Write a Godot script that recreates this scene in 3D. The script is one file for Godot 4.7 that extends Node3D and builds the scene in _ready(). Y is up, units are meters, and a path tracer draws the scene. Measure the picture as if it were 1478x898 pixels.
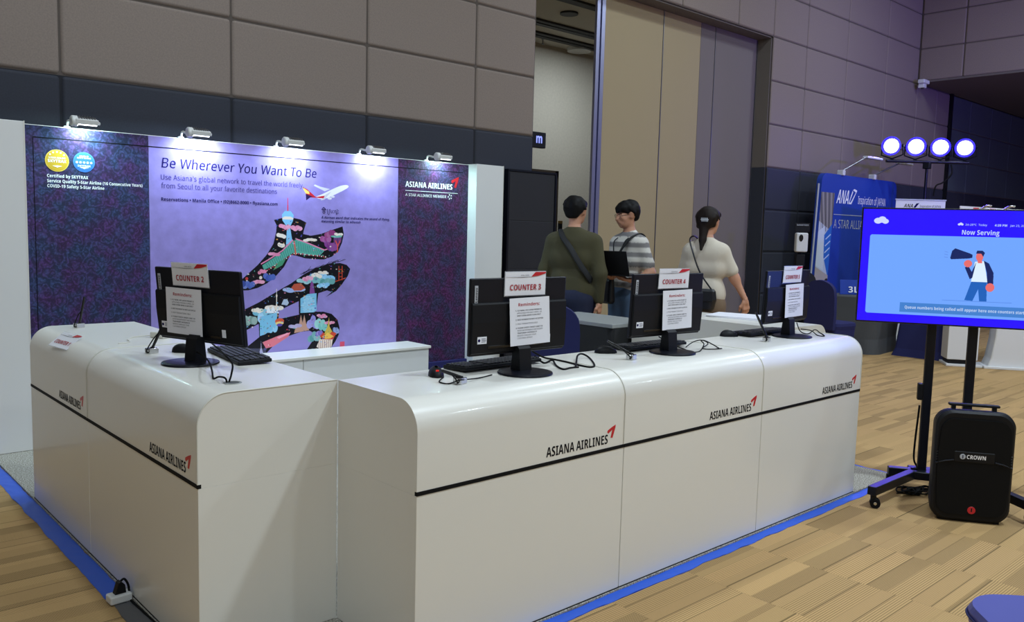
extends Node3D
# Check-in counters in a hotel ballroom, metres, y up. The long counter's front is the plane z = 0, the back wall z = -4.37.

const CAM_POS := Vector3(-1.59389, 1.49, 2.19292)
const CAM_R := Vector3(0.740037, 0.025755, 0.672073)
const CAM_U := Vector3(0.045585, 0.995048, -0.088326)
const CAM_B := Vector3(-0.671020, 0.096001, 0.735198)
const FOCAL := 1207.52
const H := 0.92
const DEPTH := 0.5026
const FLOOR_Y := -0.012
const WALL_Z := -4.37
const PRINT_Z := -3.887
const CEIL_Y := 6.4

var M := {}
var names := {}
var font_regular := SystemFont.new()
var font_bold := SystemFont.new()
var font_serif := SystemFont.new()
var rng := RandomNumberGenerator.new()

# ---------------------------------------------------------------- naming and tagging
func numbered(called: String) -> String:
	var n: int = names.get(called, 0)
	names[called] = n + 1
	return called if n == 0 else "%s_%03d" % [called, n]

func tag(o: Node3D, label: String, category: String, group := "") -> Node3D:
	o.set_meta("label", label)
	o.set_meta("category", category)
	if group:
		o.set_meta("group", group)
	return o

func thing(called: String, label: String, category: String, where := Vector3.ZERO, turn := 0.0, group := "") -> Node3D:
	var o := Node3D.new()
	o.name = numbered(called)
	add_child(o, true)
	o.position = where
	o.rotation.y = turn
	return tag(o, label, category, group)

func structure(called: String) -> Node3D:
	var o := Node3D.new()
	o.name = called
	add_child(o, true)
	o.set_meta("kind", "structure")
	return o

func put(called: String, mesh: Mesh, m: Material, parent: Node, where := Vector3.ZERO, basis := Basis()) -> MeshInstance3D:
	var o := MeshInstance3D.new()
	o.name = called
	o.mesh = mesh
	o.material_override = m
	o.transform = Transform3D(basis, where)
	parent.add_child(o, true)
	return o

# ---------------------------------------------------------------- a pixel of the photograph, cut with a plane of the room
func ray(px: float, py: float) -> Vector3:
	return CAM_R * ((px - 739.0) / FOCAL) - CAM_U * ((py - 449.0) / FOCAL) - CAM_B

func on_y(px: float, py: float, y: float) -> Vector3:
	var d := ray(px, py)
	return CAM_POS + d * ((y - CAM_POS.y) / d.y)

func on_z(px: float, py: float, z: float) -> Vector3:
	var d := ray(px, py)
	return CAM_POS + d * ((z - CAM_POS.z) / d.z)

func at_depth(px: float, py: float, depth: float) -> Vector3:
	return CAM_POS + ray(px, py) * depth

func seen_at(p: Vector3) -> Vector3:
	var v := p - CAM_POS
	var depth := -v.dot(CAM_B)
	return Vector3(739.0 + FOCAL * v.dot(CAM_R) / depth, 449.0 - FOCAL * v.dot(CAM_U) / depth, depth)

# ---------------------------------------------------------------- materials
func srgb(r: int, g: int, b: int) -> Color:
	return Color8(r, g, b)

func mat(key: String, c: Color, rough := 0.6, metal := 0.0, specular := 0.5) -> StandardMaterial3D:
	var m := StandardMaterial3D.new()
	m.resource_name = key
	m.albedo_color = c
	m.roughness = rough
	m.metallic = metal
	m.metallic_specular = specular
	M[key] = m
	return m

func noise_texture(seed_value: int, frequency: float, dark: Color, light: Color, size := 512, octaves := 4) -> NoiseTexture2D:
	var n := FastNoiseLite.new()
	n.seed = seed_value
	n.frequency = frequency
	n.fractal_octaves = octaves
	var t := NoiseTexture2D.new()
	t.width = size
	t.height = size
	t.seamless = true
	t.noise = n
	var g := Gradient.new()
	g.set_color(0, dark)
	g.set_color(1, light)
	t.color_ramp = g
	return t

func grain(m: StandardMaterial3D, scale: float, seed_value: int, spread: float, relief := 0.0, frequency := 0.05) -> void:
	# fine uneven tone over a whole material, in world axes
	m.albedo_texture = noise_texture(seed_value, frequency, Color(1.0 - spread, 1.0 - spread, 1.0 - spread), Color(1, 1, 1))
	m.uv1_triplanar = true
	m.uv1_world_triplanar = true
	m.uv1_scale = Vector3.ONE * scale
	if relief > 0.0:
		m.heightmap_enabled = true
		m.heightmap_texture = noise_texture(seed_value + 1, 0.2, Color.BLACK, Color.WHITE)
		m.heightmap_scale = relief

func glow(key: String, c: Color, energy: float) -> StandardMaterial3D:
	var m := mat(key, Color(0.02, 0.02, 0.02), 0.5)
	m.emission_enabled = true
	m.emission = c
	m.emission_energy_multiplier = energy
	return m

func materials() -> void:
	mat("white_laminate", srgb(228, 225, 216), 0.32)
	M.white_laminate.clearcoat_enabled = true
	M.white_laminate.clearcoat = 0.2
	M.white_laminate.clearcoat_roughness = 0.08
	mat("white_paint", srgb(222, 222, 220), 0.45)
	mat("seam_bead", srgb(212, 209, 198), 0.4)
	mat("black_gloss", srgb(14, 14, 17), 0.25)
	mat("black_plastic", srgb(15, 16, 20), 0.5, 0.0, 0.35)
	mat("black_satin", srgb(13, 16, 26), 0.35, 0.0, 0.4)
	mat("black_rubber", srgb(11, 11, 12), 0.7, 0.0, 0.3)
	mat("black_cloth", srgb(24, 25, 28), 0.8)
	mat("ink", srgb(22, 20, 24), 0.7, 0.0, 0.2)
	mat("ink_navy", srgb(26, 22, 80), 0.75, 0.0, 0.15)
	mat("ink_grey", srgb(72, 64, 126), 0.75, 0.0, 0.15)
	mat("ink_white", srgb(240, 240, 244), 0.5)
	mat("emblem_red", srgb(196, 30, 40), 0.4)
	mat("print_red", srgb(168, 24, 44), 0.6)
	mat("print_text", srgb(70, 70, 84), 0.7)
	mat("paper", srgb(232, 232, 238), 0.55)
	mat("chrome", srgb(200, 200, 200), 0.2, 1.0)
	mat("steel", srgb(150, 150, 155), 0.35, 0.9)
	mat("brass", srgb(150, 120, 70), 0.4, 0.8)
	mat("navy_cloth", srgb(26, 30, 84), 0.85)
	mat("navy_board", srgb(26, 28, 92), 0.6)
	mat("violet_vinyl", srgb(58, 60, 138), 0.45)
	mat("blue_tape", srgb(38, 92, 208), 0.45)
	mat("grey_tape", srgb(92, 92, 94), 0.5)
	mat("grey_cloth", srgb(78, 80, 84), 0.9)
	mat("grey_top", srgb(150, 152, 150), 0.4)
	mat("white_plastic", srgb(215, 216, 214), 0.35)
	mat("key_plastic", srgb(34, 35, 40), 0.5)
	mat("brand_plate", srgb(176, 180, 188), 0.45)
	mat("blue_fabric", srgb(12, 56, 156), 0.7)
	mat("dark_leather", srgb(20, 22, 30), 0.35)
	mat("skin", srgb(190, 138, 110), 0.55)
	mat("hair", srgb(13, 12, 13), 0.62, 0.0, 0.3)
	mat("hair_brown", srgb(30, 22, 19), 0.62, 0.0, 0.3)
	mat("olive_knit", srgb(66, 62, 38), 0.9)
	mat("denim_dark", srgb(34, 40, 66), 0.9)
	mat("denim_blue", srgb(84, 108, 138), 0.9)
	mat("khaki", srgb(120, 100, 80), 0.9)
	mat("cream_knit", srgb(204, 194, 178), 0.9)
	var striped := mat("striped_knit", Color.WHITE, 0.9)
	striped.vertex_color_use_as_albedo = true
	var taupe := mat("taupe_fabric", srgb(138, 124, 115), 0.85)
	grain(taupe, 2.3, 5, 0.10, 0.02)
	var navy := mat("navy_fabric", srgb(45, 48, 60), 0.8)
	grain(navy, 2.3, 9, 0.12, 0.02)
	var green := mat("slate_fabric", srgb(84, 96, 100), 0.8)
	grain(green, 2.3, 12, 0.12)
	mat("joint_navy", srgb(26, 28, 36), 0.9)
	mat("joint_dark", srgb(84, 75, 69), 0.9)
	var beige := mat("partition_beige", srgb(166, 149, 116), 0.85)
	grain(beige, 3.1, 21, 0.07, 0.03, 0.12)
	var gp := mat("partition_grey", srgb(120, 110, 108), 0.85)
	grain(gp, 3.1, 23, 0.07, 0.03, 0.12)
	var rv := mat("reveal_brown", srgb(104, 96, 90), 0.8)
	grain(rv, 3.1, 25, 0.08)
	mat("aluminium", srgb(170, 172, 200), 0.35, 0.85)
	var plaster := mat("plaster", srgb(198, 187, 170), 0.8)
	grain(plaster, 0.7, 31, 0.05)
	mat("ceiling_white", srgb(196, 192, 180), 0.85)
	mat("ceiling_hall", srgb(200, 196, 188), 0.9)
	mat("hall_wall", srgb(168, 165, 162), 0.9)
	mat("dark_slot", srgb(26, 26, 28), 0.6)
	mat("brown_wood", srgb(58, 46, 34), 0.55)
	mat("black_screen_cloth", srgb(27, 27, 33), 0.75)
	var mt := mat("carpet_mat", srgb(206, 202, 192), 0.95)
	mt.albedo_texture = noise_texture(41, 0.10, Color(0.38, 0.36, 0.32), Color(1.15, 1.15, 1.15), 512, 5)
	mt.uv1_triplanar = true
	mt.uv1_world_triplanar = true
	mt.uv1_scale = Vector3.ONE * 2.0
	mt.heightmap_enabled = true
	mt.heightmap_texture = noise_texture(42, 0.2, Color.BLACK, Color.WHITE)
	mt.heightmap_scale = 0.2
	mat("carpet_plain", srgb(146, 116, 74), 0.95)
	var lens := mat("clear_plastic", Color(0.9, 0.92, 0.95, 0.25), 0.1)
	lens.transparency = BaseMaterial3D.TRANSPARENCY_ALPHA
	glow("flood_lens", Color(0.93, 0.96, 1.0), 5.0)
	glow("par_lens", Color(0.82, 0.84, 1.0), 7.0)
	glow("par_halo_glow", Color(0.16, 0.10, 1.0), 2.6)  # emission that imitates the blue halo of the stage lamps
	glow("downlight_lens", Color(0.92, 0.96, 1.0), 6.0)
	glow("sign_glow", Color(0.55, 0.6, 1.0), 1.5)
	glow("screen_text", Color(0.78, 0.86, 1.0), 0.9)
	glow("red_led", Color(1.0, 0.12, 0.05), 0.6)

# ---------------------------------------------------------------- mesh helpers
func begin() -> SurfaceTool:
	var st := SurfaceTool.new()
	st.begin(Mesh.PRIMITIVE_TRIANGLES)
	return st

func tri(st: SurfaceTool, a: Vector3, b: Vector3, c: Vector3, n: Vector3) -> void:
	# any order of corners; n points outwards
	if (b - a).cross(c - a).dot(n) > 0.0:
		var t := b
		b = c
		c = t
	for v: Vector3 in [a, b, c]:
		st.set_normal(n)
		st.add_vertex(v)

func quad(st: SurfaceTool, a: Vector3, b: Vector3, c: Vector3, d: Vector3, n: Vector3) -> void:
	tri(st, a, b, c, n)
	tri(st, a, c, d, n)

func tri_smooth(st: SurfaceTool, p: Array, n: Array) -> void:
	var face: Vector3 = (p[1] - p[0]).cross(p[2] - p[0])
	var order := [0, 1, 2]
	if face.dot(n[0] + n[1] + n[2]) > 0.0:
		order = [0, 2, 1]
	for i: int in order:
		st.set_normal(n[i])
		st.add_vertex(p[i])

func add_box(st: SurfaceTool, lo: Vector3, hi: Vector3) -> void:
	var a := lo
	var b := hi
	quad(st, Vector3(a.x, a.y, b.z), Vector3(b.x, a.y, b.z), Vector3(b.x, b.y, b.z), Vector3(a.x, b.y, b.z), Vector3.BACK)
	quad(st, Vector3(a.x, a.y, a.z), Vector3(b.x, a.y, a.z), Vector3(b.x, b.y, a.z), Vector3(a.x, b.y, a.z), Vector3.FORWARD)
	quad(st, Vector3(a.x, a.y, a.z), Vector3(a.x, a.y, b.z), Vector3(a.x, b.y, b.z), Vector3(a.x, b.y, a.z), Vector3.LEFT)
	quad(st, Vector3(b.x, a.y, a.z), Vector3(b.x, a.y, b.z), Vector3(b.x, b.y, b.z), Vector3(b.x, b.y, a.z), Vector3.RIGHT)
	quad(st, Vector3(a.x, b.y, a.z), Vector3(b.x, b.y, a.z), Vector3(b.x, b.y, b.z), Vector3(a.x, b.y, b.z), Vector3.UP)
	quad(st, Vector3(a.x, a.y, a.z), Vector3(b.x, a.y, a.z), Vector3(b.x, a.y, b.z), Vector3(a.x, a.y, b.z), Vector3.DOWN)

func add_rbox(st: SurfaceTool, centre: Vector3, size: Vector3, r: float, xf := Transform3D()) -> void:
	var h := size * 0.5
	var inner := h - Vector3.ONE * r
	for axis in 3:
		var u := (axis + 1) % 3
		var v := (axis + 2) % 3
		var cu := [-h[u], -inner[u], inner[u], h[u]]
		var cv := [-h[v], -inner[v], inner[v], h[v]]
		for side: float in [-1.0, 1.0]:
			for i in 3:
				for j in 3:
					var p := []
					var n := []
					for k: Array in [[i, j], [i + 1, j], [i + 1, j + 1], [i, j + 1]]:
						var q := Vector3.ZERO
						q[axis] = side * h[axis]
						q[u] = cu[k[0]]
						q[v] = cv[k[1]]
						var c := q.clamp(-inner, inner)
						var d := (q - c).normalized()
						p.append(xf * (centre + c + d * r))
						n.append(xf.basis * d)
					tri_smooth(st, [p[0], p[1], p[2]], [n[0], n[1], n[2]])
					tri_smooth(st, [p[0], p[2], p[3]], [n[0], n[2], n[3]])

func rbox(size: Vector3, r := 0.004, centre := Vector3.ZERO) -> ArrayMesh:
	var st := begin()
	add_rbox(st, centre, size, r)
	return st.commit()

func box(lo: Vector3, hi: Vector3) -> ArrayMesh:
	var st := begin()
	add_box(st, lo, hi)
	return st.commit()

func add_extrude(st: SurfaceTool, poly: PackedVector2Array, depth: float, xf := Transform3D(), smooth_above := -1.0) -> void:
	# polygon in xy, from z = -depth/2 to depth/2; neighbouring side faces bent by less than the angle are smooth
	var n := poly.size()
	if Geometry2D.is_polygon_clockwise(poly):
		poly = poly.duplicate()
		poly.reverse()
	var index := Geometry2D.triangulate_polygon(poly)
	for side: float in [-0.5, 0.5]:
		var nn := xf.basis * Vector3(0, 0, signf(side))
		for k in range(0, index.size(), 3):
			var q := []
			for m in 3:
				var v := poly[index[k + m]]
				q.append(xf * Vector3(v.x, v.y, side * depth))
			tri(st, q[0], q[1], q[2], nn)
	var face := []
	for i in n:
		var e := (poly[(i + 1) % n] - poly[i]).normalized()
		face.append(Vector2(e.y, -e.x))
	for i in n:
		var a := poly[i]
		var b := poly[(i + 1) % n]
		var na: Vector2 = face[i]
		var nb: Vector2 = face[i]
		var before: Vector2 = face[(i + n - 1) % n]
		var after: Vector2 = face[(i + 1) % n]
		if smooth_above > 0.0:
			if before.dot(face[i]) > smooth_above:
				na = (before + face[i]).normalized()
			if after.dot(face[i]) > smooth_above:
				nb = (after + face[i]).normalized()
		var h := depth * 0.5
		var p := [Vector3(a.x, a.y, -h), Vector3(b.x, b.y, -h), Vector3(b.x, b.y, h), Vector3(a.x, a.y, h)]
		var q := [Vector3(na.x, na.y, 0), Vector3(nb.x, nb.y, 0), Vector3(nb.x, nb.y, 0), Vector3(na.x, na.y, 0)]
		for k in 4:
			p[k] = xf * p[k]
			q[k] = xf.basis * q[k]
		tri_smooth(st, [p[0], p[1], p[2]], [q[0], q[1], q[2]])
		tri_smooth(st, [p[0], p[2], p[3]], [q[0], q[2], q[3]])

func extrude(poly: PackedVector2Array, depth: float, smooth_above := -1.0) -> ArrayMesh:
	var st := begin()
	add_extrude(st, poly, depth, Transform3D(), smooth_above)
	return st.commit()

func add_tube(st: SurfaceTool, pts: Array, radius: float, sides := 8, end_radius := -1.0, flat := 1.0) -> void:
	# a swept round (or flattened) bar along the points, with caps
	var n := pts.size()
	var rings := []
	var normals := []
	var up := Vector3.UP
	var first: Vector3 = (pts[1] - pts[0]).normalized()
	if absf(first.dot(up)) > 0.95:
		up = Vector3.RIGHT
	var side := first.cross(up).normalized()
	for i in n:
		var t: Vector3 = (pts[mini(i + 1, n - 1)] - pts[maxi(i - 1, 0)]).normalized()
		side = (side - t * side.dot(t)).normalized()
		var other := t.cross(side)
		var r := radius if end_radius < 0.0 else lerpf(radius, end_radius, float(i) / (n - 1))
		var ring := []
		var nor := []
		for k in sides:
			var a := TAU * k / sides
			var d := side * cos(a) + other * sin(a) * flat
			ring.append(pts[i] + d * r)
			nor.append((side * cos(a) * flat + other * sin(a)).normalized())
		rings.append(ring)
		normals.append(nor)
	for i in n - 1:
		for k in sides:
			var m := (k + 1) % sides
			tri_smooth(st, [rings[i][k], rings[i + 1][k], rings[i + 1][m]], [normals[i][k], normals[i + 1][k], normals[i + 1][m]])
			tri_smooth(st, [rings[i][k], rings[i + 1][m], rings[i][m]], [normals[i][k], normals[i + 1][m], normals[i][m]])
	for end in [0, n - 1]:
		var dir: Vector3 = first * -1.0 if end == 0 else (pts[n - 1] - pts[n - 2]).normalized()
		for k in range(1, sides - 1):
			tri(st, rings[end][0], rings[end][k], rings[end][k + 1], dir)

func tube(pts: Array, radius: float, sides := 8, end_radius := -1.0, flat := 1.0) -> ArrayMesh:
	var st := begin()
	add_tube(st, pts, radius, sides, end_radius, flat)
	return st.commit()

func curve(pts: Array, steps := 8) -> Array:
	# Catmull-Rom through the points
	var out := []
	var n := pts.size()
	for i in n - 1:
		var a: Vector3 = pts[maxi(i - 1, 0)]
		var b: Vector3 = pts[i]
		var c: Vector3 = pts[i + 1]
		var d: Vector3 = pts[mini(i + 2, n - 1)]
		for k in steps:
			out.append(b.cubic_interpolate(c, a, d, float(k) / steps))
	out.append(pts[n - 1])
	return out

func add_lathe(st: SurfaceTool, profile: Array, segs := 24, xf := Transform3D()) -> void:
	# profile: Vector2(radius, y) from bottom to top
	var n := profile.size()
	for i in n - 1:
		var a: Vector2 = profile[i]
		var b: Vector2 = profile[i + 1]
		var e := (b - a).normalized()
		var nn := Vector2(e.y, -e.x)
		for k in segs:
			var t0 := TAU * k / segs
			var t1 := TAU * (k + 1) / segs
			var d0 := Vector3(cos(t0), 0, sin(t0))
			var d1 := Vector3(cos(t1), 0, sin(t1))
			var p := [d0 * a.x + Vector3.UP * a.y, d1 * a.x + Vector3.UP * a.y, d1 * b.x + Vector3.UP * b.y, d0 * b.x + Vector3.UP * b.y]
			var q := [d0 * nn.x + Vector3.UP * nn.y, d1 * nn.x + Vector3.UP * nn.y, d1 * nn.x + Vector3.UP * nn.y, d0 * nn.x + Vector3.UP * nn.y]
			for m in 4:
				p[m] = xf * p[m]
				q[m] = xf.basis * q[m]
			if a.x > 0.0:
				tri_smooth(st, [p[0], p[1], p[2]], [q[0], q[1], q[2]])
			if b.x > 0.0:
				tri_smooth(st, [p[0], p[2], p[3]], [q[0], q[2], q[3]])

func lathe(profile: Array, segs := 24) -> ArrayMesh:
	var st := begin()
	add_lathe(st, profile, segs)
	return st.commit()

func disc_profile(r: float, h: float, bevel := 0.002) -> Array:
	return [Vector2(0, 0), Vector2(r - bevel, 0), Vector2(r, bevel), Vector2(r, h - bevel), Vector2(r - bevel, h), Vector2(0, h)]

func rounded_rect(w: float, h: float, r: float, segs := 5) -> PackedVector2Array:
	var out := PackedVector2Array()
	for c: Array in [[w / 2 - r, h / 2 - r, 0.0], [-w / 2 + r, h / 2 - r, 90.0], [-w / 2 + r, -h / 2 + r, 180.0], [w / 2 - r, -h / 2 + r, 270.0]]:
		for k in segs + 1:
			var a := deg_to_rad(c[2] + 90.0 * k / segs)
			out.append(Vector2(c[0] + r * cos(a), c[1] + r * sin(a)))
	return out

func text(called: String, words: String, parent: Node, where: Vector3, width: float, cap: float, m: Material, basis := Basis(), bold := false, slant := 0.0, which: Font = null) -> MeshInstance3D:
	# flat lettering: where is the left end of the baseline, width and cap height in metres; width 0 keeps the font's own
	var f: Font = which if which else (font_bold if bold else font_regular)
	var size := 64
	var probe := TextMesh.new()
	probe.font = f
	probe.font_size = size
	probe.pixel_size = 1.0
	probe.depth = 0.0
	probe.text = "H"
	probe.horizontal_alignment = HORIZONTAL_ALIGNMENT_LEFT
	var box_h := probe.get_aabb()
	var t := TextMesh.new()
	t.font = f
	t.font_size = size
	t.pixel_size = 1.0
	t.depth = 0.0
	t.curve_step = 1.5 if cap > 0.03 else 3.0
	t.text = words
	t.horizontal_alignment = HORIZONTAL_ALIGNMENT_LEFT
	var bb := t.get_aabb()
	var sy := cap / box_h.size.y
	var sx := width / bb.size.x if width > 0.0 else sy
	var x := basis.x * sx
	var y := basis.y * sy + basis.x * slant * sy
	var z := basis.z * sy
	var o := put(called, t, m, parent)
	o.transform = Transform3D(Basis(x, y, z), where - x * bb.position.x - y * box_h.position.y)
	return o

func facing(x_dir: Vector3, y_dir := Vector3.UP) -> Basis:
	var x := x_dir.normalized()
	return Basis(x, y_dir, x.cross(y_dir).normalized())

func emblem_shape(w: float, h: float) -> PackedVector2Array:
	var out := PackedVector2Array()
	for p: Vector2 in [Vector2(0.0, 0.52), Vector2(0.06, 0.66), Vector2(0.55, 0.86), Vector2(1.0, 1.0), Vector2(0.98, 0.8), Vector2(0.66, 0.0), Vector2(0.42, 0.03), Vector2(0.62, 0.66), Vector2(0.12, 0.4)]:
		out.append(Vector2(p.x * w, p.y * h))
	return out

# ---------------------------------------------------------------- rounded bodies: smooth union of tapered capsules, meshed as surface nets
func skin_mesh(st: SurfaceTool, bones: Array, cell: float, k := 70.0, paint = null) -> void:
	# bones: [a, b, ra, rb]
	var lo := Vector3.ONE * 1e9
	var hi := -lo
	for b: Array in bones:
		var r: float = maxf(b[2], b[3]) + 0.03
		lo = lo.min(b[0] - Vector3.ONE * r).min(b[1] - Vector3.ONE * r)
		hi = hi.max(b[0] + Vector3.ONE * r).max(b[1] + Vector3.ONE * r)
	lo -= Vector3.ONE * cell
	var nx := int((hi.x - lo.x) / cell) + 2
	var ny := int((hi.y - lo.y) / cell) + 2
	var nz := int((hi.z - lo.z) / cell) + 2
	var s := PackedFloat32Array()
	s.resize(nx * ny * nz)
	for b: Array in bones:
		var a: Vector3 = b[0]
		var ab: Vector3 = b[1] - b[0]
		var len2 := maxf(ab.length_squared(), 1e-9)
		var ra: float = b[2]
		var dr: float = b[3] - b[2]
		var r: float = maxf(b[2], b[3]) + 0.028
		var l: Vector3 = ((b[0].min(b[1]) - Vector3.ONE * r) - lo) / cell
		var h: Vector3 = ((b[0].max(b[1]) + Vector3.ONE * r) - lo) / cell
		for z in range(maxi(int(l.z), 0), mini(int(h.z) + 2, nz)):
			for y in range(maxi(int(l.y), 0), mini(int(h.y) + 2, ny)):
				var row := (z * ny + y) * nx
				for x in range(maxi(int(l.x), 0), mini(int(h.x) + 2, nx)):
					var p := lo + Vector3(x, y, z) * cell - a
					var t := clampf(p.dot(ab) / len2, 0.0, 1.0)
					s[row + x] += exp(-k * ((p - ab * t).length() - ra - dr * t))
	var index := {}
	var verts := PackedVector3Array()
	var step := [1, nx, nx * ny]
	for z in nz - 1:
		for y in ny - 1:
			var row := (z * ny + y) * nx
			for x in nx - 1:
				var i := row + x
				var c0 := s[i] > 1.0
				var mixed := false
				for d: int in [1, nx, nx + 1, nx * ny, nx * ny + 1, nx * ny + nx, nx * ny + nx + 1]:
					if (s[i + d] > 1.0) != c0:
						mixed = true
						break
				if not mixed:
					continue
				var sum := Vector3.ZERO
				var count := 0
				for axis in 3:
					for m in 4:
						var o := Vector3i.ZERO
						o[(axis + 1) % 3] = m & 1
						o[(axis + 2) % 3] = m >> 1
						var ia: int = i + o.x + o.y * nx + o.z * nx * ny
						var va := -log(maxf(s[ia], 1e-6))
						var vb := -log(maxf(s[ia + step[axis]], 1e-6))
						if (va < 0.0) != (vb < 0.0):
							var q := Vector3(o)
							q[axis] += va / (va - vb)
							sum += q
							count += 1
				index[i] = verts.size()
				verts.append(lo + (Vector3(x, y, z) + sum / count) * cell)
	var tris := []
	for i: int in index:
		var x := i % nx
		var y := (i / nx) % ny
		var z := i / (nx * ny)
		for axis in 3:
			var u: int = step[(axis + 1) % 3]
			var v: int = step[(axis + 2) % 3]
			if (s[i] > 1.0) == (s[i + step[axis]] > 1.0):
				continue
			if not (index.has(i - u) and index.has(i - v) and index.has(i - u - v)):
				continue
			var q := [index[i], index[i - u], index[i - u - v], index[i - v]]
			if s[i] > 1.0:
				q.reverse()
			tris.append_array([q[0], q[1], q[2], q[0], q[2], q[3]])
	var normals := PackedVector3Array()
	normals.resize(verts.size())
	for t in range(0, tris.size(), 3):
		var n := (verts[tris[t + 1]] - verts[tris[t]]).cross(verts[tris[t + 2]] - verts[tris[t]])
		for m in 3:
			normals[tris[t + m]] += n
	# outward normals: compare the first triangle's turn with the field
	var flip := 1.0
	if tris.size():
		var away := 0.0
		for t in range(0, mini(tris.size(), 3000), 3):
			var p := verts[tris[t]]
			var g := (p + normals[tris[t]].normalized() * cell * 1.5 - lo) / cell
			var gi := (clampi(roundi(g.z), 0, nz - 1) * ny + clampi(roundi(g.y), 0, ny - 1)) * nx + clampi(roundi(g.x), 0, nx - 1)
			away += 1.0 if s[gi] < 1.0 else -1.0
		flip = 1.0 if away > 0.0 else -1.0
	for t in range(0, tris.size(), 3):
		var p := [verts[tris[t]], verts[tris[t + 1]], verts[tris[t + 2]]]
		var n := [normals[tris[t]].normalized() * flip, normals[tris[t + 1]].normalized() * flip, normals[tris[t + 2]].normalized() * flip]
		var face: Vector3 = (p[1] - p[0]).cross(p[2] - p[0])
		var order := [0, 2, 1] if face.dot(n[0] + n[1] + n[2]) > 0.0 else [0, 1, 2]
		for m: int in order:
			st.set_normal(n[m])
			if paint != null:
				st.set_color(paint.call(p[m]))
			st.add_vertex(p[m])

# ---------------------------------------------------------------- pictures: flat print and screens, drawn into an Image
func fill_shape(im: Image, pts: Array, c: Color) -> void:
	# polygon in pixels, filled row by row
	var lo := 1e9
	var hi := -1e9
	for p: Vector2 in pts:
		lo = minf(lo, p.y)
		hi = maxf(hi, p.y)
	var n := pts.size()
	for y in range(maxi(int(lo), 0), mini(int(hi) + 1, im.get_height())):
		var cuts := []
		var yy := y + 0.5
		for i in n:
			var a: Vector2 = pts[i]
			var b: Vector2 = pts[(i + 1) % n]
			if (a.y <= yy) != (b.y <= yy):
				cuts.append(a.x + (b.x - a.x) * (yy - a.y) / (b.y - a.y))
		cuts.sort()
		for k in range(0, cuts.size() - 1, 2):
			var x0 := maxi(roundi(cuts[k]), 0)
			var x1 := mini(roundi(cuts[k + 1]), im.get_width())
			if x1 > x0:
				im.fill_rect(Rect2i(x0, y, x1 - x0, 1), c)

func fill_oval(im: Image, c: Vector2, rx: float, ry: float, col: Color) -> void:
	var pts := []
	for k in 28:
		pts.append(c + Vector2(cos(TAU * k / 28) * rx, sin(TAU * k / 28) * ry))
	fill_shape(im, pts, col)

func stroke(im: Image, pts: Array, w: float, col: Color) -> void:
	for i in pts.size() - 1:
		var a: Vector2 = pts[i]
		var b: Vector2 = pts[i + 1]
		var n := (b - a).normalized().orthogonal() * w * 0.5
		fill_shape(im, [a + n, b + n, b - n, a - n], col)

func smooth_loop(pts: Array, steps := 4) -> Array:
	var out := []
	var n := pts.size()
	for i in n:
		var a: Vector2 = pts[(i + n - 1) % n]
		var b: Vector2 = pts[i]
		var c: Vector2 = pts[(i + 1) % n]
		var d: Vector2 = pts[(i + 2) % n]
		for k in steps:
			out.append(b.cubic_interpolate(c, a, d, float(k) / steps))
	return out

# ---------------------------------------------------------------- camera, air, light
func set_stage() -> void:
	var camera := Camera3D.new()
	camera.name = "camera"
	add_child(camera)
	camera.transform = Transform3D(Basis(CAM_R, CAM_U, CAM_B), CAM_POS)
	camera.fov = 40.794
	camera.near = 0.05
	camera.far = 100.0
	camera.current = true
	var env := Environment.new()
	env.background_mode = Environment.BG_COLOR
	env.background_color = Color(0.02, 0.02, 0.025)
	env.tonemap_mode = Environment.TONE_MAPPER_LINEAR
	env.tonemap_exposure = 1.0
	env.sdfgi_enabled = true
	env.ssao_enabled = true
	env.ssil_enabled = true
	var around := WorldEnvironment.new()
	around.name = "environment"
	around.environment = env
	add_child(around)
	# recessed downlights of the ballroom ceiling: x, z, strength
	for d: Array in [[3.05, 2.3, 3.3], [-2.6, 2.6, 1.55], [7.0, 2.0, 1.9], [11.6, 2.0, 1.6], [2.3, 6.4, 1.2], [-2.6, 6.4, 1.4], [7.0, 6.4, 1.2], [11.6, 6.4, 0.8], [0.2, -2.0, 1.4], [6.4, -2.0, 1.0], [10.8, -1.6, 1.0]]:
		downlight(Vector3(d[0], CEIL_Y, d[1]), d[2])
	# the corridor behind the folding partition has its own fittings
	downlight(Vector3(8.4, 4.55, -6.4), 0.9)

func downlight(where: Vector3, strength: float) -> void:
	var t := thing("ceiling_downlight", "round recessed ceiling downlight with a white lens", "light", where, 0.0, "recessed downlights of the ceiling")
	var ring := lathe([Vector2(0.2, -0.012), Vector2(0.23, -0.012), Vector2(0.235, 0.0), Vector2(0.2, 0.0), Vector2(0.2, -0.012)], 28)
	put("trim_ring", ring, M.white_plastic, t)
	put("lens", lathe([Vector2(0, -0.004), Vector2(0.198, -0.004), Vector2(0.198, -0.001), Vector2(0, -0.001)], 28), M.downlight_lens, t)
	var l := AreaLight3D.new()
	l.name = "glow"
	l.area_size = Vector2(0.36, 0.36)
	l.area_normalize_energy = true
	l.light_color = Color(0.88, 0.95, 1.0)
	l.light_energy = strength * LIGHT
	l.area_range = 40.0
	l.shadow_enabled = true
	l.rotation.x = -PI / 2
	l.position.y = -0.02
	t.add_child(l)

const LIGHT := 6.95

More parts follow.
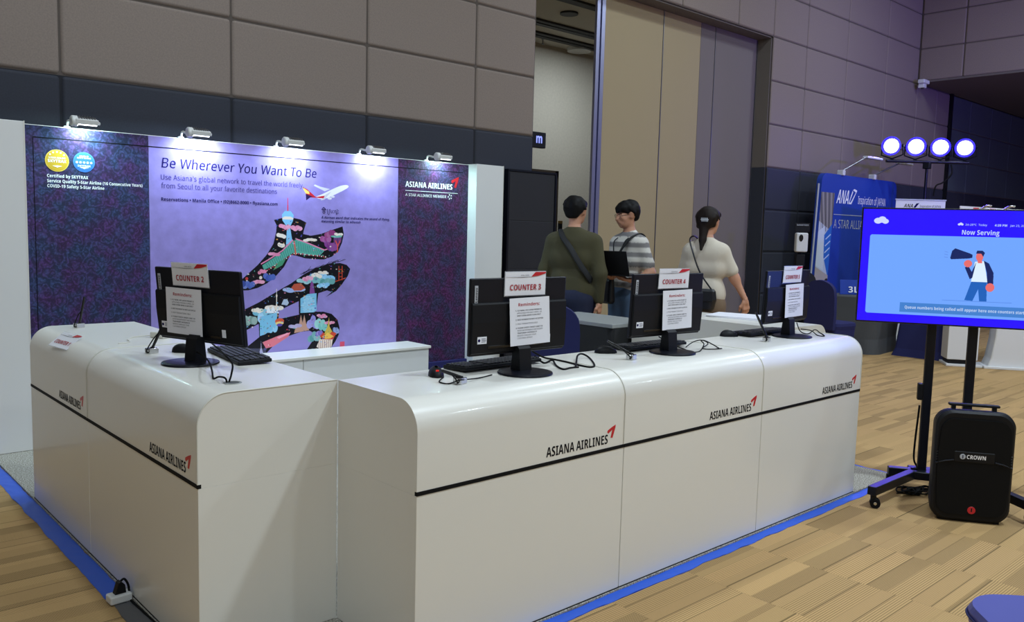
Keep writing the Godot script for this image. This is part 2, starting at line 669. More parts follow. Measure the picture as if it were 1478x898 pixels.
# ---------------------------------------------------------------- the room
var panel_meshes := {}
func panel_mesh(w: float, h: float) -> ArrayMesh:
	var key := "%.3f %.3f" % [w, h]
	if not panel_meshes.has(key):
		# an upholstered pad: rounded rim, faces +z, its back at z = 0
		panel_meshes[key] = rbox(Vector3(w - 0.003, h - 0.003, 0.07), 0.03, Vector3(w / 2, h / 2, 0.005))
	return panel_meshes[key]

func wall_panels(parent: Node3D, xs: Array, ys: Array, z: float, basis: Basis, origin: Vector3, dado: float, upper: Material, lower: Material, skip = null) -> void:
	for i in xs.size() - 1:
		for j in ys.size() - 1:
			if skip != null and skip.call(xs[i], xs[i + 1], ys[j], ys[j + 1]):
				continue
			var m: Material = lower if ys[j + 1] <= dado + 0.01 else upper
			put("panel", panel_mesh(xs[i + 1] - xs[i], ys[j + 1] - ys[j]), m, parent, origin + basis * Vector3(xs[i], ys[j], z), basis)

func carpet_pictures() -> Array:
	var out := []
	for v in 8:
		rng.seed = 100 + v
		var im := Image.create(256, 512, false, Image.FORMAT_RGB8)
		var y := 0
		var last := -1
		while y < 512:
			var kind := rng.randi() % 5
			if kind == last:
				kind = (kind + 1) % 5
			last = kind
			var h := rng.randi_range(36, 120) if kind < 4 else rng.randi_range(4, 9)
			var tone: float = [1.0, 0.97, 0.9, 1.02, 0.68][kind] * rng.randf_range(0.96, 1.03)
			var base := Color(srgb(188, 154, 106)) * tone
			var line := base * ([0.86, 0.92, 0.82, 0.7, 1.0][kind] as float)
			base.a = 1.0
			line.a = 1.0
			im.fill_rect(Rect2i(0, y, 256, h), base)
			# ribs of the loop pile, broken into stitches in some bands
			var gap: int = [9, 8, 8, 11, 90][kind]
			for r in range(y + 3, y + h, gap):
				if kind == 3 or kind == 1:
					im.fill_rect(Rect2i(0, r, 256, 3), line)
				elif kind < 3:
					for x in range(0, 256, 6):
						im.fill_rect(Rect2i(x + (r / gap % 2) * 3, r, 4, 4), line)
			y += h
		# yarn flecks
		for k in 5000:
			var x := rng.randi() % 256
			var yy := rng.randi() % 512
			im.set_pixel(x, yy, im.get_pixel(x, yy) * rng.randf_range(0.84, 1.14))
		out.append(im)
	return out

func build_floor() -> void:
	var root := structure("floor")
	put("screed", box(Vector3(-6, -0.2, -9), Vector3(22, -0.02, 9)), M.carpet_plain, root)
	var mats := []
	for im: Image in carpet_pictures():
		var m := StandardMaterial3D.new()
		m.resource_name = "carpet_tile"
		m.roughness = 0.95
		m.metallic_specular = 0.2
		m.albedo_texture = ImageTexture.create_from_image(im)
		mats.append(m)
	# one half-metre carpet tile, top at FLOOR_Y, with its joint
	var meshes := []
	for flip in 2:
		var st := begin()
		var h := 0.2497
		var lo := -0.02 - FLOOR_Y
		var top := [Vector3(-h, 0, -h), Vector3(h, 0, -h), Vector3(h, 0, h), Vector3(-h, 0, h)]
		var uv := [Vector2(0, 0), Vector2(1, 0), Vector2(1, 1), Vector2(0, 1)]
		if flip == 1:
			uv = [Vector2(1, 1), Vector2(0, 1), Vector2(0, 0), Vector2(1, 0)]
		for k: int in [0, 1, 2, 0, 2, 3]:
			st.set_normal(Vector3.UP)
			st.set_uv(uv[k])
			st.add_vertex(top[k])
		for i in 4:
			var a: Vector3 = top[i]
			var b: Vector3 = top[(i + 1) % 4]
			var n := ((a + b) * 0.5).normalized()
			st.set_uv(uv[i])
			quad(st, a, b, b + Vector3.UP * lo, a + Vector3.UP * lo, n)
		meshes.append(st.commit())
	var shown := []
	var rest := []
	rng.seed = 7
	for i in range(-12, 38):
		for j in range(-9, 18):
			var x := -0.05 + i * 0.5 + 0.25
			var z := -0.025 + j * 0.5 + 0.25
			if z < -4.3 or x > 18.9 or x < -5.9 or z > 8.9:
				continue
			var v := rng.randi() % 8
			var f := rng.randi() % 2
			var p := Vector3(x, FLOOR_Y, z)
			var q := seen_at(p)
			var covered := x > -0.2 and x < 2.9 and z < -0.3 and z > -3.5
			if q.z > 0.8 and q.x > -150 and q.x < 1628 and q.y > 440 and q.y < 1120 and not covered:
				shown.append([q.z, p, v, f])
			else:
				rest.append([p, v, f])
	shown.sort_custom(func(a, b): return a[0] < b[0])
	for k in shown.size():
		var s: Array = shown[k]
		if k < 300:
			put("carpet_tile", meshes[s[3]], mats[s[2]], root, s[1])
		else:
			rest.append([s[1], s[2], s[3]])
	var joined := ArrayMesh.new()
	for v in 8:
		var st := begin()
		for r: Array in rest:
			if r[1] == v:
				st.append_from(meshes[r[2]], 0, Transform3D(Basis(), r[0]))
		st.set_material(mats[v])
		st.commit(joined)
	var o := MeshInstance3D.new()
	o.name = "carpet_tiles"
	o.mesh = joined
	o.set_meta("kind", "stuff")
	root.add_child(o, true)

func steps_between(a: float, b: float, first: float, by: float) -> Array:
	var out := [a]
	var v := first
	while v < b - 0.02:
		if v > a + 0.02:
			out.append(v)
		v += by
	out.append(b)
	return out

func build_room() -> void:
	build_floor()
	var ys := steps_between(0.0, CEIL_Y, 0.05, 0.61)
	# back wall, with the wide opening for the folding partition
	var back := structure("wall_back")
	put("core", box(Vector3(-6, 0, WALL_Z - 0.28), Vector3(4.64, CEIL_Y, WALL_Z - 0.012)), M.joint_dark, back)
	put("core", box(Vector3(9.29, 0, WALL_Z - 0.28), Vector3(15.72, CEIL_Y, WALL_Z - 0.012)), M.joint_dark, back)
	put("core", box(Vector3(4.64, 4.32, WALL_Z - 0.28), Vector3(9.29, CEIL_Y, WALL_Z - 0.012)), M.joint_dark, back)
	for q: Array in [[-6.0, 4.64], [9.29, 15.72]]:
		put("core", box(Vector3(q[0], 0, WALL_Z - 0.02), Vector3(q[1], 2.488, WALL_Z - 0.009)), M.joint_navy, back)
	wall_panels(back, [-6, -4.92, -3.67, -2.42, -1.18, 0.07, 1.31, 2.57, 3.83, 4.64], ys, WALL_Z - 0.037, Basis(), Vector3.ZERO, 2.49, M.taupe_fabric, M.navy_fabric)
	wall_panels(back, [9.29, 10.23, 11.49, 12.9, 14.2, 15.1, 15.72], ys, WALL_Z - 0.037, Basis(), Vector3.ZERO, 2.49, M.taupe_fabric, M.navy_fabric, func(x0, x1, y0, y1): return x0 > 14.0 and y0 > 4.3)
	wall_panels(back, [4.64, 5.9, 7.15, 8.4, 9.29], [4.32, 4.93, 5.54, 6.15, CEIL_Y], WALL_Z - 0.037, Basis(), Vector3.ZERO, 2.49, M.taupe_fabric, M.navy_fabric)
	# reveals of the opening
	put("reveal", box(Vector3(9.27, 2.49, WALL_Z - 0.28), Vector3(9.292, 4.32, WALL_Z - 0.03)), M.reveal_brown, back)
	put("reveal", box(Vector3(9.27, 0, WALL_Z - 0.28), Vector3(9.292, 2.488, WALL_Z - 0.03)), M.navy_fabric, back)
	put("reveal", box(Vector3(4.638, 0, WALL_Z - 0.28), Vector3(4.652, 4.32, WALL_Z - 0.03)), M.reveal_brown, back)
	put("soffit", box(Vector3(4.64, 4.3, WALL_Z - 0.28), Vector3(9.29, 4.318, WALL_Z - 0.03)), M.reveal_brown, back)
	# dark wall at the back of the alcove on the right
	var alcove := structure("wall_alcove")
	put("core", box(Vector3(15.72, 0, WALL_Z - 0.33), Vector3(22, 4.36, WALL_Z - 0.072)), M.joint_dark, alcove)
	wall_panels(alcove, [15.76, 17.0, 18.2, 19.4, 20.6, 22.0], [0.0, 0.05, 0.66, 1.27, 1.88, 2.49, 3.10, 3.71, 4.36], WALL_Z - 0.097, Basis(), Vector3.ZERO, 2.49, M.slate_fabric, M.navy_fabric)
	put("corner_post", box(Vector3(15.7, 0, WALL_Z - 0.3), Vector3(15.78, 4.36, WALL_Z + 0.05)), M.black_plastic, alcove)
	# bulkhead over the alcove and its flat ceiling
	var bulk := structure("wall_bulkhead")
	put("core", box(Vector3(14.212, 4.36, WALL_Z - 0.02), Vector3(14.6, CEIL_Y, 9)), M.joint_dark, bulk)
	var across := Basis(Vector3(0, 0, 1), Vector3.UP, Vector3(-1, 0, 0))
	wall_panels(bulk, steps_between(0.0, 13.37, 0.75, 1.45), [4.36, 4.93, 5.54, 6.15, CEIL_Y], -0.037, across, Vector3(14.2, 0, WALL_Z), 0.0, M.taupe_fabric, M.navy_fabric)
	var c2 := structure("ceiling_alcove")
	put("slab", box(Vector3(14.2, 4.33, WALL_Z), Vector3(22, 4.36, 9)), M.reveal_brown, c2)
	# hall ceiling and the walls behind the camera
	var c := structure("ceiling")
	put("slab", box(Vector3(-6, CEIL_Y, WALL_Z - 0.3), Vector3(14.6, CEIL_Y + 0.2, 9.2)), M.ceiling_hall, c)
	for w: Array in [["wall_left", Vector3(-6.2, -0.2, WALL_Z - 0.3), Vector3(-6, CEIL_Y, 9.2)], ["wall_front", Vector3(-6, -0.2, 9), Vector3(22, CEIL_Y, 9.2)], ["wall_right", Vector3(22, -0.2, WALL_Z - 0.3), Vector3(22.2, CEIL_Y, 9.2)]]:
		var s := structure(w[0])
		put("face", box(w[1], w[2]), M.hall_wall, s)
	# folding partition, drawn partly open
	var part := structure("wall_partition")
	for p: Array in [[5.99, 7.085, "partition_beige"], [7.1, 7.89, "partition_beige"], [7.894, 8.22, "partition_grey"], [8.234, 9.25, "partition_grey"]]:
		put("partition_leaf", rbox(Vector3(p[1] - p[0], 4.3, 0.09), 0.006, Vector3((p[0] + p[1]) / 2, 2.15, -4.66)), M[p[2]], part)
	for x: float in [7.0925, 8.227, 9.262]:
		put("edge_strip", box(Vector3(x - 0.006, 0, -4.66), Vector3(x + 0.006, 4.3, -4.61)), M.steel, part)
	put("edge_profile", box(Vector3(5.83, 0, -4.635), Vector3(5.885, 4.3, -4.6)), M.aluminium, part)
	put("edge_profile", box(Vector3(5.925, 0, -4.66), Vector3(5.985, 4.3, -4.61)), M.aluminium, part)
	put("edge_seal", box(Vector3(5.885, 0, -4.66), Vector3(5.925, 4.3, -4.63)), M.navy_cloth, part)
	# corridor behind it
	var cor := structure("wall_corridor")
	put("plaster_face", box(Vector3(3.5, -0.2, -8.2), Vector3(14, 4.75, -8.0)), M.plaster, cor)
	put("plaster_face", box(Vector3(3.3, -0.2, -8.2), Vector3(3.5, 4.75, -4.6)), M.plaster, cor)
	put("plaster_face", box(Vector3(13.9, -0.2, -8.2), Vector3(14.1, 4.75, -4.6)), M.plaster, cor)
	var cc := structure("ceiling_corridor")
	put("slab", box(Vector3(3.5, 4.56, -8.2), Vector3(14, 4.7, -4.6)), M.ceiling_white, cc)
	for z: float in [-6.95, -7.52]:
		put("slot_diffuser", box(Vector3(3.6, 4.53, z - 0.12), Vector3(13.8, 4.565, z + 0.12)), M.dark_slot, cc)
		put("slot_rail", box(Vector3(3.6, 4.52, z - 0.02), Vector3(13.8, 4.535, z + 0.02)), M.black_plastic, cc)
	put("slot_diffuser", box(Vector3(3.6, 4.53, -5.9), Vector3(13.8, 4.565, -5.75)), M.dark_slot, cc)
	put("round_grille", lathe(disc_profile(0.13, 0.03), 20), M.dark_slot, cc, Vector3(7.1, 4.535, -6.3))
	put("sprinkler", lathe([Vector2(0, 0), Vector2(0.025, 0), Vector2(0.025, 0.01), Vector2(0.01, 0.02), Vector2(0.012, 0.07), Vector2(0.03, 0.08)], 12), M.steel, cc, Vector3(8.0, 4.48, -7.75))
	put("round_grille", lathe(disc_profile(0.2, 0.06), 20), M.white_plastic, cc, Vector3(8.85, 4.5, -7.75))
	var d := structure("door_1")
	put("leaf", rbox(Vector3(1.3, 2.4, 0.05), 0.006, Vector3(7.9, 1.19, -7.96)), M.black_screen_cloth, d)
	for p: Array in [[Vector3(7.14, -0.01, -8.0), Vector3(7.25, 2.5, -7.92)], [Vector3(8.55, -0.01, -8.0), Vector3(8.63, 2.5, -7.92)], [Vector3(7.14, 2.4, -8.0), Vector3(8.63, 2.51, -7.92)]]:
		put("door_frame", box(p[0], p[1]), M.brown_wood, d)
	var plate := thing("door_reader", "small dark door reader plate with a brass top on the beige wall", "reader", Vector3(8.77, 1.55, -7.99))
	put("plate", rbox(Vector3(0.09, 0.2, 0.03), 0.006), M.black_plastic, plate)
	put("cap", rbox(Vector3(0.09, 0.05, 0.034), 0.006, Vector3(0, 0.1, 0)), M.brass, plate)

func build_room_things() -> void:
	# standing black screen beside the booth
	var t := thing("standing_screen", "tall black fabric standing screen between white booth pillar and folding partition", "screen", Vector3(4.5, FLOOR_Y, -4.235))
	for k in 4:
		put("cloth_panel", rbox(Vector3(0.66, 0.505, 0.045), 0.01, Vector3(0, 0.1 + 0.2525 + k * 0.5, 0)), M.black_screen_cloth, t)
	for s: float in [-1.0, 1.0]:
		put("post", box(Vector3(s * 0.342 - 0.012, 0.0, -0.03), Vector3(s * 0.342 + 0.012, 2.11, 0.03)), M.black_satin, t)
	put("top_rail", box(Vector3(-0.354, 2.105, -0.03), Vector3(0.354, 2.125, 0.03)), M.black_satin, t)
	put("foot", rbox(Vector3(0.7, 0.02, 0.14), 0.004, Vector3(0, 0.01, 0)), M.black_satin, t)
	# small lit sign on the jamb
	var s := thing("room_sign", "small black illuminated room sign with a blue-white letter on the door jamb", "sign", Vector3(4.655, 2.4, -4.55))
	put("housing", rbox(Vector3(0.32, 0.17, 0.06), 0.006, Vector3(0.16, 0.085, 0)), M.black_plastic, s)
	text("lettering", "m", s, Vector3(0.17, 0.05, 0.032), 0.09, 0.1, M.sign_glow, Basis(), true)
	# CCTV camera in the corner
	var cam := thing("security_camera", "white security camera mounted where the taupe walls meet under the bulkhead", "camera", Vector3(14.08, 4.28, -4.27))
	put("bracket", rbox(Vector3(0.12, 0.08, 0.1), 0.008, Vector3(-0.02, -0.03, 0.04)), M.white_plastic, cam)
	put("body", rbox(Vector3(0.24, 0.07, 0.12), 0.015, Vector3(0.0, 0.04, 0.05)), M.white_plastic, cam)
	put("lens", lathe(disc_profile(0.025, 0.02), 16), M.black_gloss, cam, Vector3(-0.02, -0.085, 0.04))

# ---------------------------------------------------------------- the booth: mat, tape, backdrop
func build_mat() -> void:
	var m := thing("booth_mat", "pale grey speckled needle-felt mat under the white booth", "mat")
	put("felt", rbox(Vector3(4.292, 0.011, 3.91), 0.003, Vector3(1.614, -0.0062, -1.949)), M.carpet_mat, m)
	# crinkled plastic tape along the edges
	var runs := [
		["blue adhesive tape strip along the floor in front of the long counter", Vector3(-0.1, 0, 0.005), Vector3(3.45, 0, 0.004), Vector3(0, 0, 0.058), "blue_tape", 11],
		["blue adhesive tape strip along the floor before the two side counters with the wall plug", Vector3(-0.529, 0, -1.22), Vector3(-0.531, 0, -3.9), Vector3(-0.08, 0, 0), "blue_tape", 12],
		["grey tape strip on the floor beside the white wall plug", Vector3(-0.535, 0, -0.45), Vector3(-0.535, 0, -1.2), Vector3(-0.07, 0, 0), "grey_tape", 13],
		["blue adhesive tape strip on the mat edge near the television stand", Vector3(3.76, 0, 0.0), Vector3(3.762, 0, -1.6), Vector3(0.045, 0, 0), "blue_tape", 14],
		["crumpled loose blue tape end at the mat corner by the television stand", Vector3(3.42, 0, 0.0), Vector3(3.80, 0, -0.03), Vector3(0.01, 0, 0.06), "blue_tape", 15]]
	for r: Array in runs:
		var n := FastNoiseLite.new()
		n.seed = r[5]
		n.frequency = 2.4
		var a: Vector3 = r[1]
		var b: Vector3 = r[2]
		var w: Vector3 = r[3]
		var st := begin()
		var steps := int((b - a).length() / 0.03)
		var lines := 5
		var grid := []
		for i in steps + 1:
			var row := []
			for j in lines:
				var p := a.lerp(b, float(i) / steps) + w * (float(j) / (lines - 1)) + w.normalized() * (n.get_noise_2d(i * 0.05, 4.0 * (1 if j > 2 else -1)) * 0.010 if (j == 0 or j == lines - 1) else 0.0)
				var lift := absf(n.get_noise_2d(i * 0.11 + j * 3.1, j * 0.6)) * (0.006 if r[5] != 15 else 0.03)
				row.append(Vector3(p.x, FLOOR_Y + 0.0012 + lift, p.z))
			grid.append(row)
		var up := Vector3.UP
		for i in steps:
			for j in lines - 1:
				var q := [grid[i][j], grid[i + 1][j], grid[i + 1][j + 1], grid[i][j + 1]]
				tri(st, q[0], q[1], q[2], up)
				tri(st, q[0], q[2], q[3], up)
		# paper-thin in life as well, closed below
		for i in steps:
			var q := [grid[i][0], grid[i + 1][0], grid[i + 1][lines - 1], grid[i][lines - 1]]
			for k in 4:
				q[k] = Vector3(q[k].x, FLOOR_Y + 0.0002, q[k].z)
			quad(st, q[0], q[1], q[2], q[3], Vector3.DOWN)
		st.index()
		st.generate_normals()
		tag(put(numbered("floor_tape"), st.commit(), M[r[4]], self), r[0], "tape")

func side_print(seed_value: int, tint: Color) -> ImageTexture:
	# dark violet swirling brushwork
	var w := 420
	var h := 1040
	var cells := FastNoiseLite.new()
	cells.seed = seed_value
	cells.noise_type = FastNoiseLite.TYPE_CELLULAR
	cells.cellular_return_type = FastNoiseLite.RETURN_DISTANCE
	cells.frequency = 0.016
	cells.domain_warp_enabled = true
	cells.domain_warp_amplitude = 7.0
	cells.domain_warp_frequency = 0.03
	var soft := FastNoiseLite.new()
	soft.seed = seed_value + 3
	soft.frequency = 0.012
	var fine := FastNoiseLite.new()
	fine.seed = seed_value + 5
	fine.frequency = 0.09
	var im := Image.create(w, h, false, Image.FORMAT_RGB8)
	for y in h:
		for x in w:
			var ring := sin(cells.get_noise_2d(x, y) * 36.0)
			var f := fine.get_noise_2d(x, y)
			var s := soft.get_noise_2d(x, y)
			var v := 0.5 + 0.42 * ring * (0.9 + f) + 0.3 * f
			v = clampf(v, 0.0, 1.2)
			var hue := clampf(0.5 + s * 1.2, 0.0, 1.0)
			var c := Color(0.30, 0.19, 0.36).lerp(Color(0.22, 0.25, 0.38), hue) * tint
			im.set_pixel(x, y, c * (0.62 + 0.5 * v))
	return ImageTexture.create_from_image(im)

var art: Image
const ART_X0 := 0.492
const ART_W := 2.091
const ART_H := 2.08
const ART_PX := 680.0

func ap(x: float, y: float) -> Vector2:
	# metres on the print to pixels of its picture
	return Vector2((x - ART_X0) * ART_PX, (ART_H - y) * ART_PX)

func apl(flat: Array) -> Array:
	var out := []
	for i in range(0, flat.size(), 2):
		out.append(ap(flat[i], flat[i + 1]))
	return out

func centre_print() -> ImageTexture:
	var w := int(ART_W * ART_PX)
	var h := int(ART_H * ART_PX)
	var lav := srgb(146, 132, 196)
	var n := FastNoiseLite.new()
	n.seed = 77
	n.frequency = 0.011
	n.fractal_octaves = 5
	var g := n.get_image(w, h)
	art = Image.create(w, h, false, Image.FORMAT_RGB8)
	var bytes := g.get_data()
	var out := PackedByteArray()
	out.resize(w * h * 3)
	for i in w * h:
		var v := 0.93 + 0.12 * bytes[i] / 255.0
		out[i * 3] = mini(255, int(lav.r8 * v))
		out[i * 3 + 1] = mini(255, int(lav.g8 * v))
		out[i * 3 + 2] = mini(255, int(lav.b8 * v))
	art.set_data(w, h, false, Image.FORMAT_RGB8, out)
	var black := srgb(14, 12, 20)
	# brush-written syllable: upper stroke
	var s1 := apl([1.429, 1.522, 1.497, 1.539, 1.598, 1.542, 1.654, 1.532, 1.706, 1.508, 1.683, 1.443, 1.678, 1.417, 1.75, 1.405, 1.837, 1.42, 1.916, 1.447, 1.976, 1.466, 2.036, 1.485, 2.049, 1.423, 2.032, 1.352, 1.997, 1.28, 1.937, 1.236, 1.868, 1.214, 1.789, 1.215, 1.693, 1.224, 1.617, 1.245, 1.567, 1.252, 1.515, 1.159, 1.446, 1.087, 1.369, 1.03, 1.292, 0.996, 1.217, 0.98, 1.152, 0.979, 1.062, 0.993, 1.008, 1.025, 1.062, 1.03, 1.162, 1.061, 1.218, 1.109, 1.296, 1.175, 1.37, 1.254, 1.424, 1.338, 1.447, 1.43, 1.451, 1.481])
	var s2 := apl([1.06, 0.783, 1.179, 0.83, 1.301, 0.883, 1.446, 0.96, 1.574, 1.025, 1.696, 1.101, 1.799, 1.146, 1.905, 1.176, 2.012, 1.184, 2.078, 1.167, 2.112, 1.133, 2.09, 1.076, 2.036, 1.009, 1.981, 0.953, 1.885, 0.906, 1.938, 0.945, 1.895, 0.96, 1.816, 0.939, 1.805, 0.864, 1.79, 0.789, 1.864, 0.785, 1.939, 0.763, 1.994, 0.712, 2.014, 0.643, 2.006, 0.585, 1.973, 0.529, 1.935, 0.483, 1.866, 0.45, 1.739, 0.441, 1.656, 0.434, 1.362, 0.426, 1.196, 0.44, 1.077, 0.539, 1.05, 0.683])
	fill_shape(art, s1, black)
	fill_shape(art, s2, black)
	for hole: Array in [[1.47, 0.813, 1.64, 0.88, 1.643, 0.772, 1.465, 0.744], [1.199, 0.673, 1.301, 0.717, 1.305, 0.613, 1.21, 0.547], [1.362, 0.481, 1.426, 0.54, 1.524, 0.598, 1.656, 0.631, 1.738, 0.636, 1.785, 0.609, 1.759, 0.544, 1.718, 0.49, 1.687, 0.436, 1.396, 0.441]]:
		fill_shape(art, apl(hole), lav)
	fill_shape(art, apl([1.22, 0.53, 1.34, 0.52, 1.4, 0.57, 1.36, 0.5, 1.36, 0.44, 1.2, 0.45]), srgb(72, 70, 92))
	# dry-brush hairs round the strokes
	rng.seed = 31
	for k in 46:
		var t := rng.randf()
		var a := ap(lerpf(1.62, 2.0, t), lerpf(1.075, 1.19, t) + rng.randf_range(0.0, 0.02))
		stroke(art, [a, a + Vector2(rng.randf_range(20, 60), rng.randf_range(-26, -8))], 1.5, black)
	var teal := srgb(88, 168, 150)
	var pink := srgb(222, 130, 166)
	var sky := srgb(130, 190, 226)
	var cream := srgb(232, 216, 200)
	# tower with a red spire
	fill_shape(art, apl([1.528, 1.30, 1.538, 1.47, 1.50, 1.52, 1.495, 1.565, 1.52, 1.595, 1.57, 1.595, 1.596, 1.565, 1.59, 1.52, 1.565, 1.47, 1.585, 1.36, 1.60, 1.33]), sky)
	fill_shape(art, apl([1.497, 1.54, 1.52, 1.552, 1.57, 1.552, 1.595, 1.54, 1.59, 1.528, 1.5, 1.528]), cream)
	fill_shape(art, apl([1.54, 1.595, 1.55, 1.595, 1.547, 1.70, 1.543, 1.70]), srgb(214, 54, 84))
	# palace roof: two tiled slopes, a ridge and red eaves
	fill_shape(art, apl([1.585, 1.36, 1.50, 1.275, 1.38, 1.20, 1.33, 1.17, 1.345, 1.135, 1.45, 1.175, 1.545, 1.24, 1.60, 1.27, 1.70, 1.25, 1.83, 1.245, 1.87, 1.285, 1.73, 1.335, 1.63, 1.375]), teal)
	for k in 15:
		var t := k / 14.0
		stroke(art, [ap(lerpf(1.58, 1.36, t), lerpf(1.345, 1.185, t)), ap(lerpf(1.60, 1.385, t), lerpf(1.275, 1.145, t))], 2.0, srgb(40, 96, 104))
		stroke(art, [ap(lerpf(1.62, 1.85, t), lerpf(1.362, 1.285, t)), ap(lerpf(1.62, 1.83, t), lerpf(1.285, 1.25, t))], 2.0, srgb(40, 96, 104))
		fill_oval(art, ap(lerpf(1.6, 1.37, t), lerpf(1.262, 1.13, t)), 4, 4, srgb(196, 62, 78) if k % 2 else cream)
		fill_oval(art, ap(lerpf(1.62, 1.88, t), lerpf(1.262, 1.235, t)), 4, 4, srgb(196, 62, 78) if k % 2 else cream)
	stroke(art, apl([1.59, 1.37, 1.5, 1.285, 1.38, 1.212, 1.32, 1.18]), 7, pink)
	stroke(art, apl([1.61, 1.38, 1.72, 1.345, 1.87, 1.29, 1.9, 1.30]), 7, pink)
	stroke(art, apl([1.6, 1.36, 1.615, 1.25]), 8, srgb(206, 96, 80))
	fill_shape(art, apl([1.42, 1.13, 1.5, 1.17, 1.53, 1.22, 1.47, 1.2]), srgb(70, 146, 110))
	# clouds, islands, trees
	for c: Array in [[1.52, 1.47, 0.05, 0.02, pink], [1.62, 1.46, 0.05, 0.022, pink], [1.49, 1.40, 0.04, 0.02, cream], [1.49, 1.33, 0.03, 0.02, cream], [1.74, 1.37, 0.06, 0.014, cream], [1.43, 1.26, 0.05, 0.016, pink], [1.33, 1.12, 0.035, 0.018, pink], [1.30, 1.045, 0.05, 0.018, pink], [1.93, 1.33, 0.06, 0.045, srgb(120, 44, 124)], [1.88, 1.38, 0.05, 0.03, srgb(150, 60, 130)], [1.99, 1.37, 0.035, 0.05, srgb(86, 30, 96)], [1.92, 1.42, 0.05, 0.03, srgb(140, 50, 110)], [2.0, 1.42, 0.04, 0.014, cream], [1.98, 1.40, 0.05, 0.01, teal], [1.22, 1.02, 0.05, 0.028, srgb(70, 90, 170)], [1.15, 1.03, 0.045, 0.03, srgb(50, 66, 140)], [1.39, 1.08, 0.05, 0.03, srgb(60, 84, 170)]]:
		for k in 4:
			fill_oval(art, ap(c[0] + (k - 1.5) * c[2] * 0.4, c[1] + rng.randf_range(-0.4, 0.4) * c[3]), c[2] * 0.45 * ART_PX, c[3] * 0.8 * ART_PX, c[4].lerp(Color.WHITE, rng.randf() * 0.25))
	stroke(art, apl([1.99, 1.27, 1.99, 1.33, 1.97, 1.37]), 6, srgb(226, 84, 60))
	stroke(art, apl([1.99, 1.32, 2.015, 1.37]), 5, srgb(226, 84, 60))
	fill_oval(art, ap(1.318, 1.075), 9, 9, cream)
	fill_oval(art, ap(1.205, 1.07), 8, 8, srgb(190, 60, 60))
	# second stroke: bridge, sea, towns, balloon, temples
	for x: float in [2.005, 2.035]:
		stroke(art, apl([x, 1.04, x, 1.16]), 5, srgb(190, 66, 40))
	for y: float in [1.07, 1.10, 1.13]:
		stroke(art, apl([2.005, y, 2.035, y]), 4, srgb(190, 66, 40))
	stroke(art, apl([1.93, 1.02, 2.005, 1.04, 2.07, 1.06]), 5, srgb(190, 66, 40))
	for c: Array in [[1.85, 1.06, 0.12, 0.035, sky], [1.78, 1.05, 0.10, 0.03, srgb(96, 166, 170)], [1.90, 1.03, 0.07, 0.03, srgb(84, 150, 150)], [1.80, 1.085, 0.05, 0.02, cream], [1.86, 1.105, 0.05, 0.013, cream], [1.69, 1.04, 0.07, 0.02, srgb(140, 190, 196)], [1.72, 1.06, 0.05, 0.02, pink], [1.60, 0.975, 0.10, 0.02, srgb(150, 170, 220)], [1.86, 1.0, 0.06, 0.02, sky], [1.34, 0.80, 0.09, 0.03, srgb(110, 176, 200)], [1.43, 0.84, 0.08, 0.022, cream], [1.29, 0.82, 0.05, 0.018, cream], [1.23, 0.74, 0.06, 0.04, srgb(120, 150, 140)], [1.36, 0.74, 0.07, 0.05, sky], [1.40, 0.70, 0.06, 0.05, sky]]:
		for k in 5:
			fill_oval(art, ap(c[0] + (k - 2.0) * c[2] * 0.3, c[1] + rng.randf_range(-0.5, 0.5) * c[3]), c[2] * 0.4 * ART_PX, c[3] * 0.8 * ART_PX, c[4].lerp(Color.WHITE, rng.randf() * 0.3))
	fill_shape(art, apl([1.575, 0.99, 1.60, 1.02, 1.66, 1.025, 1.70, 0.985, 1.66, 0.965, 1.60, 0.965]), srgb(186, 84, 62))
	fill_shape(art, apl([1.735, 0.93, 1.745, 1.02, 1.755, 1.045, 1.77, 1.02, 1.785, 0.935]), srgb(130, 70, 140))
	fill_shape(art, apl([1.655, 0.90, 1.72, 0.935, 1.80, 0.94, 1.80, 0.80, 1.78, 0.785, 1.655, 0.785]), srgb(126, 190, 222))
	for k in 12:
		var y := 0.79 + k * 0.011
		stroke(art, apl([1.66 + rng.randf() * 0.03, y, 1.74 + rng.randf() * 0.05, y + 0.004]), 2.5, srgb(196, 226, 240))
	fill_shape(art, apl([1.445, 0.84, 1.455, 0.84, 1.452, 0.985, 1.448, 0.985]), cream)
	fill_oval(art, ap(1.45, 0.93), 5, 9, cream)
	fill_shape(art, apl([1.36, 0.80, 1.38, 0.85, 1.40, 0.81, 1.42, 0.85, 1.44, 0.81, 1.46, 0.83, 1.47, 0.79]), srgb(236, 236, 240))
	fill_shape(art, apl([1.49, 0.86, 1.51, 0.90, 1.54, 0.90, 1.555, 0.87, 1.54, 0.85]), srgb(176, 190, 210))
	fill_shape(art, apl([1.31, 0.77, 1.46, 0.80, 1.44, 0.68, 1.35, 0.63, 1.31, 0.62]), srgb(126, 190, 222))
	fill_oval(art, ap(1.475, 0.728), 26, 16, srgb(214, 90, 60))
	fill_oval(art, ap(1.475, 0.712), 24, 9, srgb(240, 206, 130))
	fill_oval(art, ap(1.475, 0.698), 17, 8, srgb(96, 80, 170))
	fill_shape(art, apl([1.33, 0.57, 1.47, 0.615, 1.57, 0.635, 1.55, 0.60, 1.42, 0.53, 1.36, 0.52]), srgb(226, 118, 132))
	fill_shape(art, apl([1.45, 0.60, 1.54, 0.632, 1.56, 0.625, 1.47, 0.588]), srgb(240, 160, 180))
	fill_shape(art, apl([1.60, 0.625, 1.62, 0.69, 1.645, 0.70, 1.66, 0.77, 1.675, 0.705, 1.69, 0.77, 1.705, 0.70, 1.725, 0.66, 1.735, 0.64, 1.66, 0.632]), srgb(196, 150, 130))
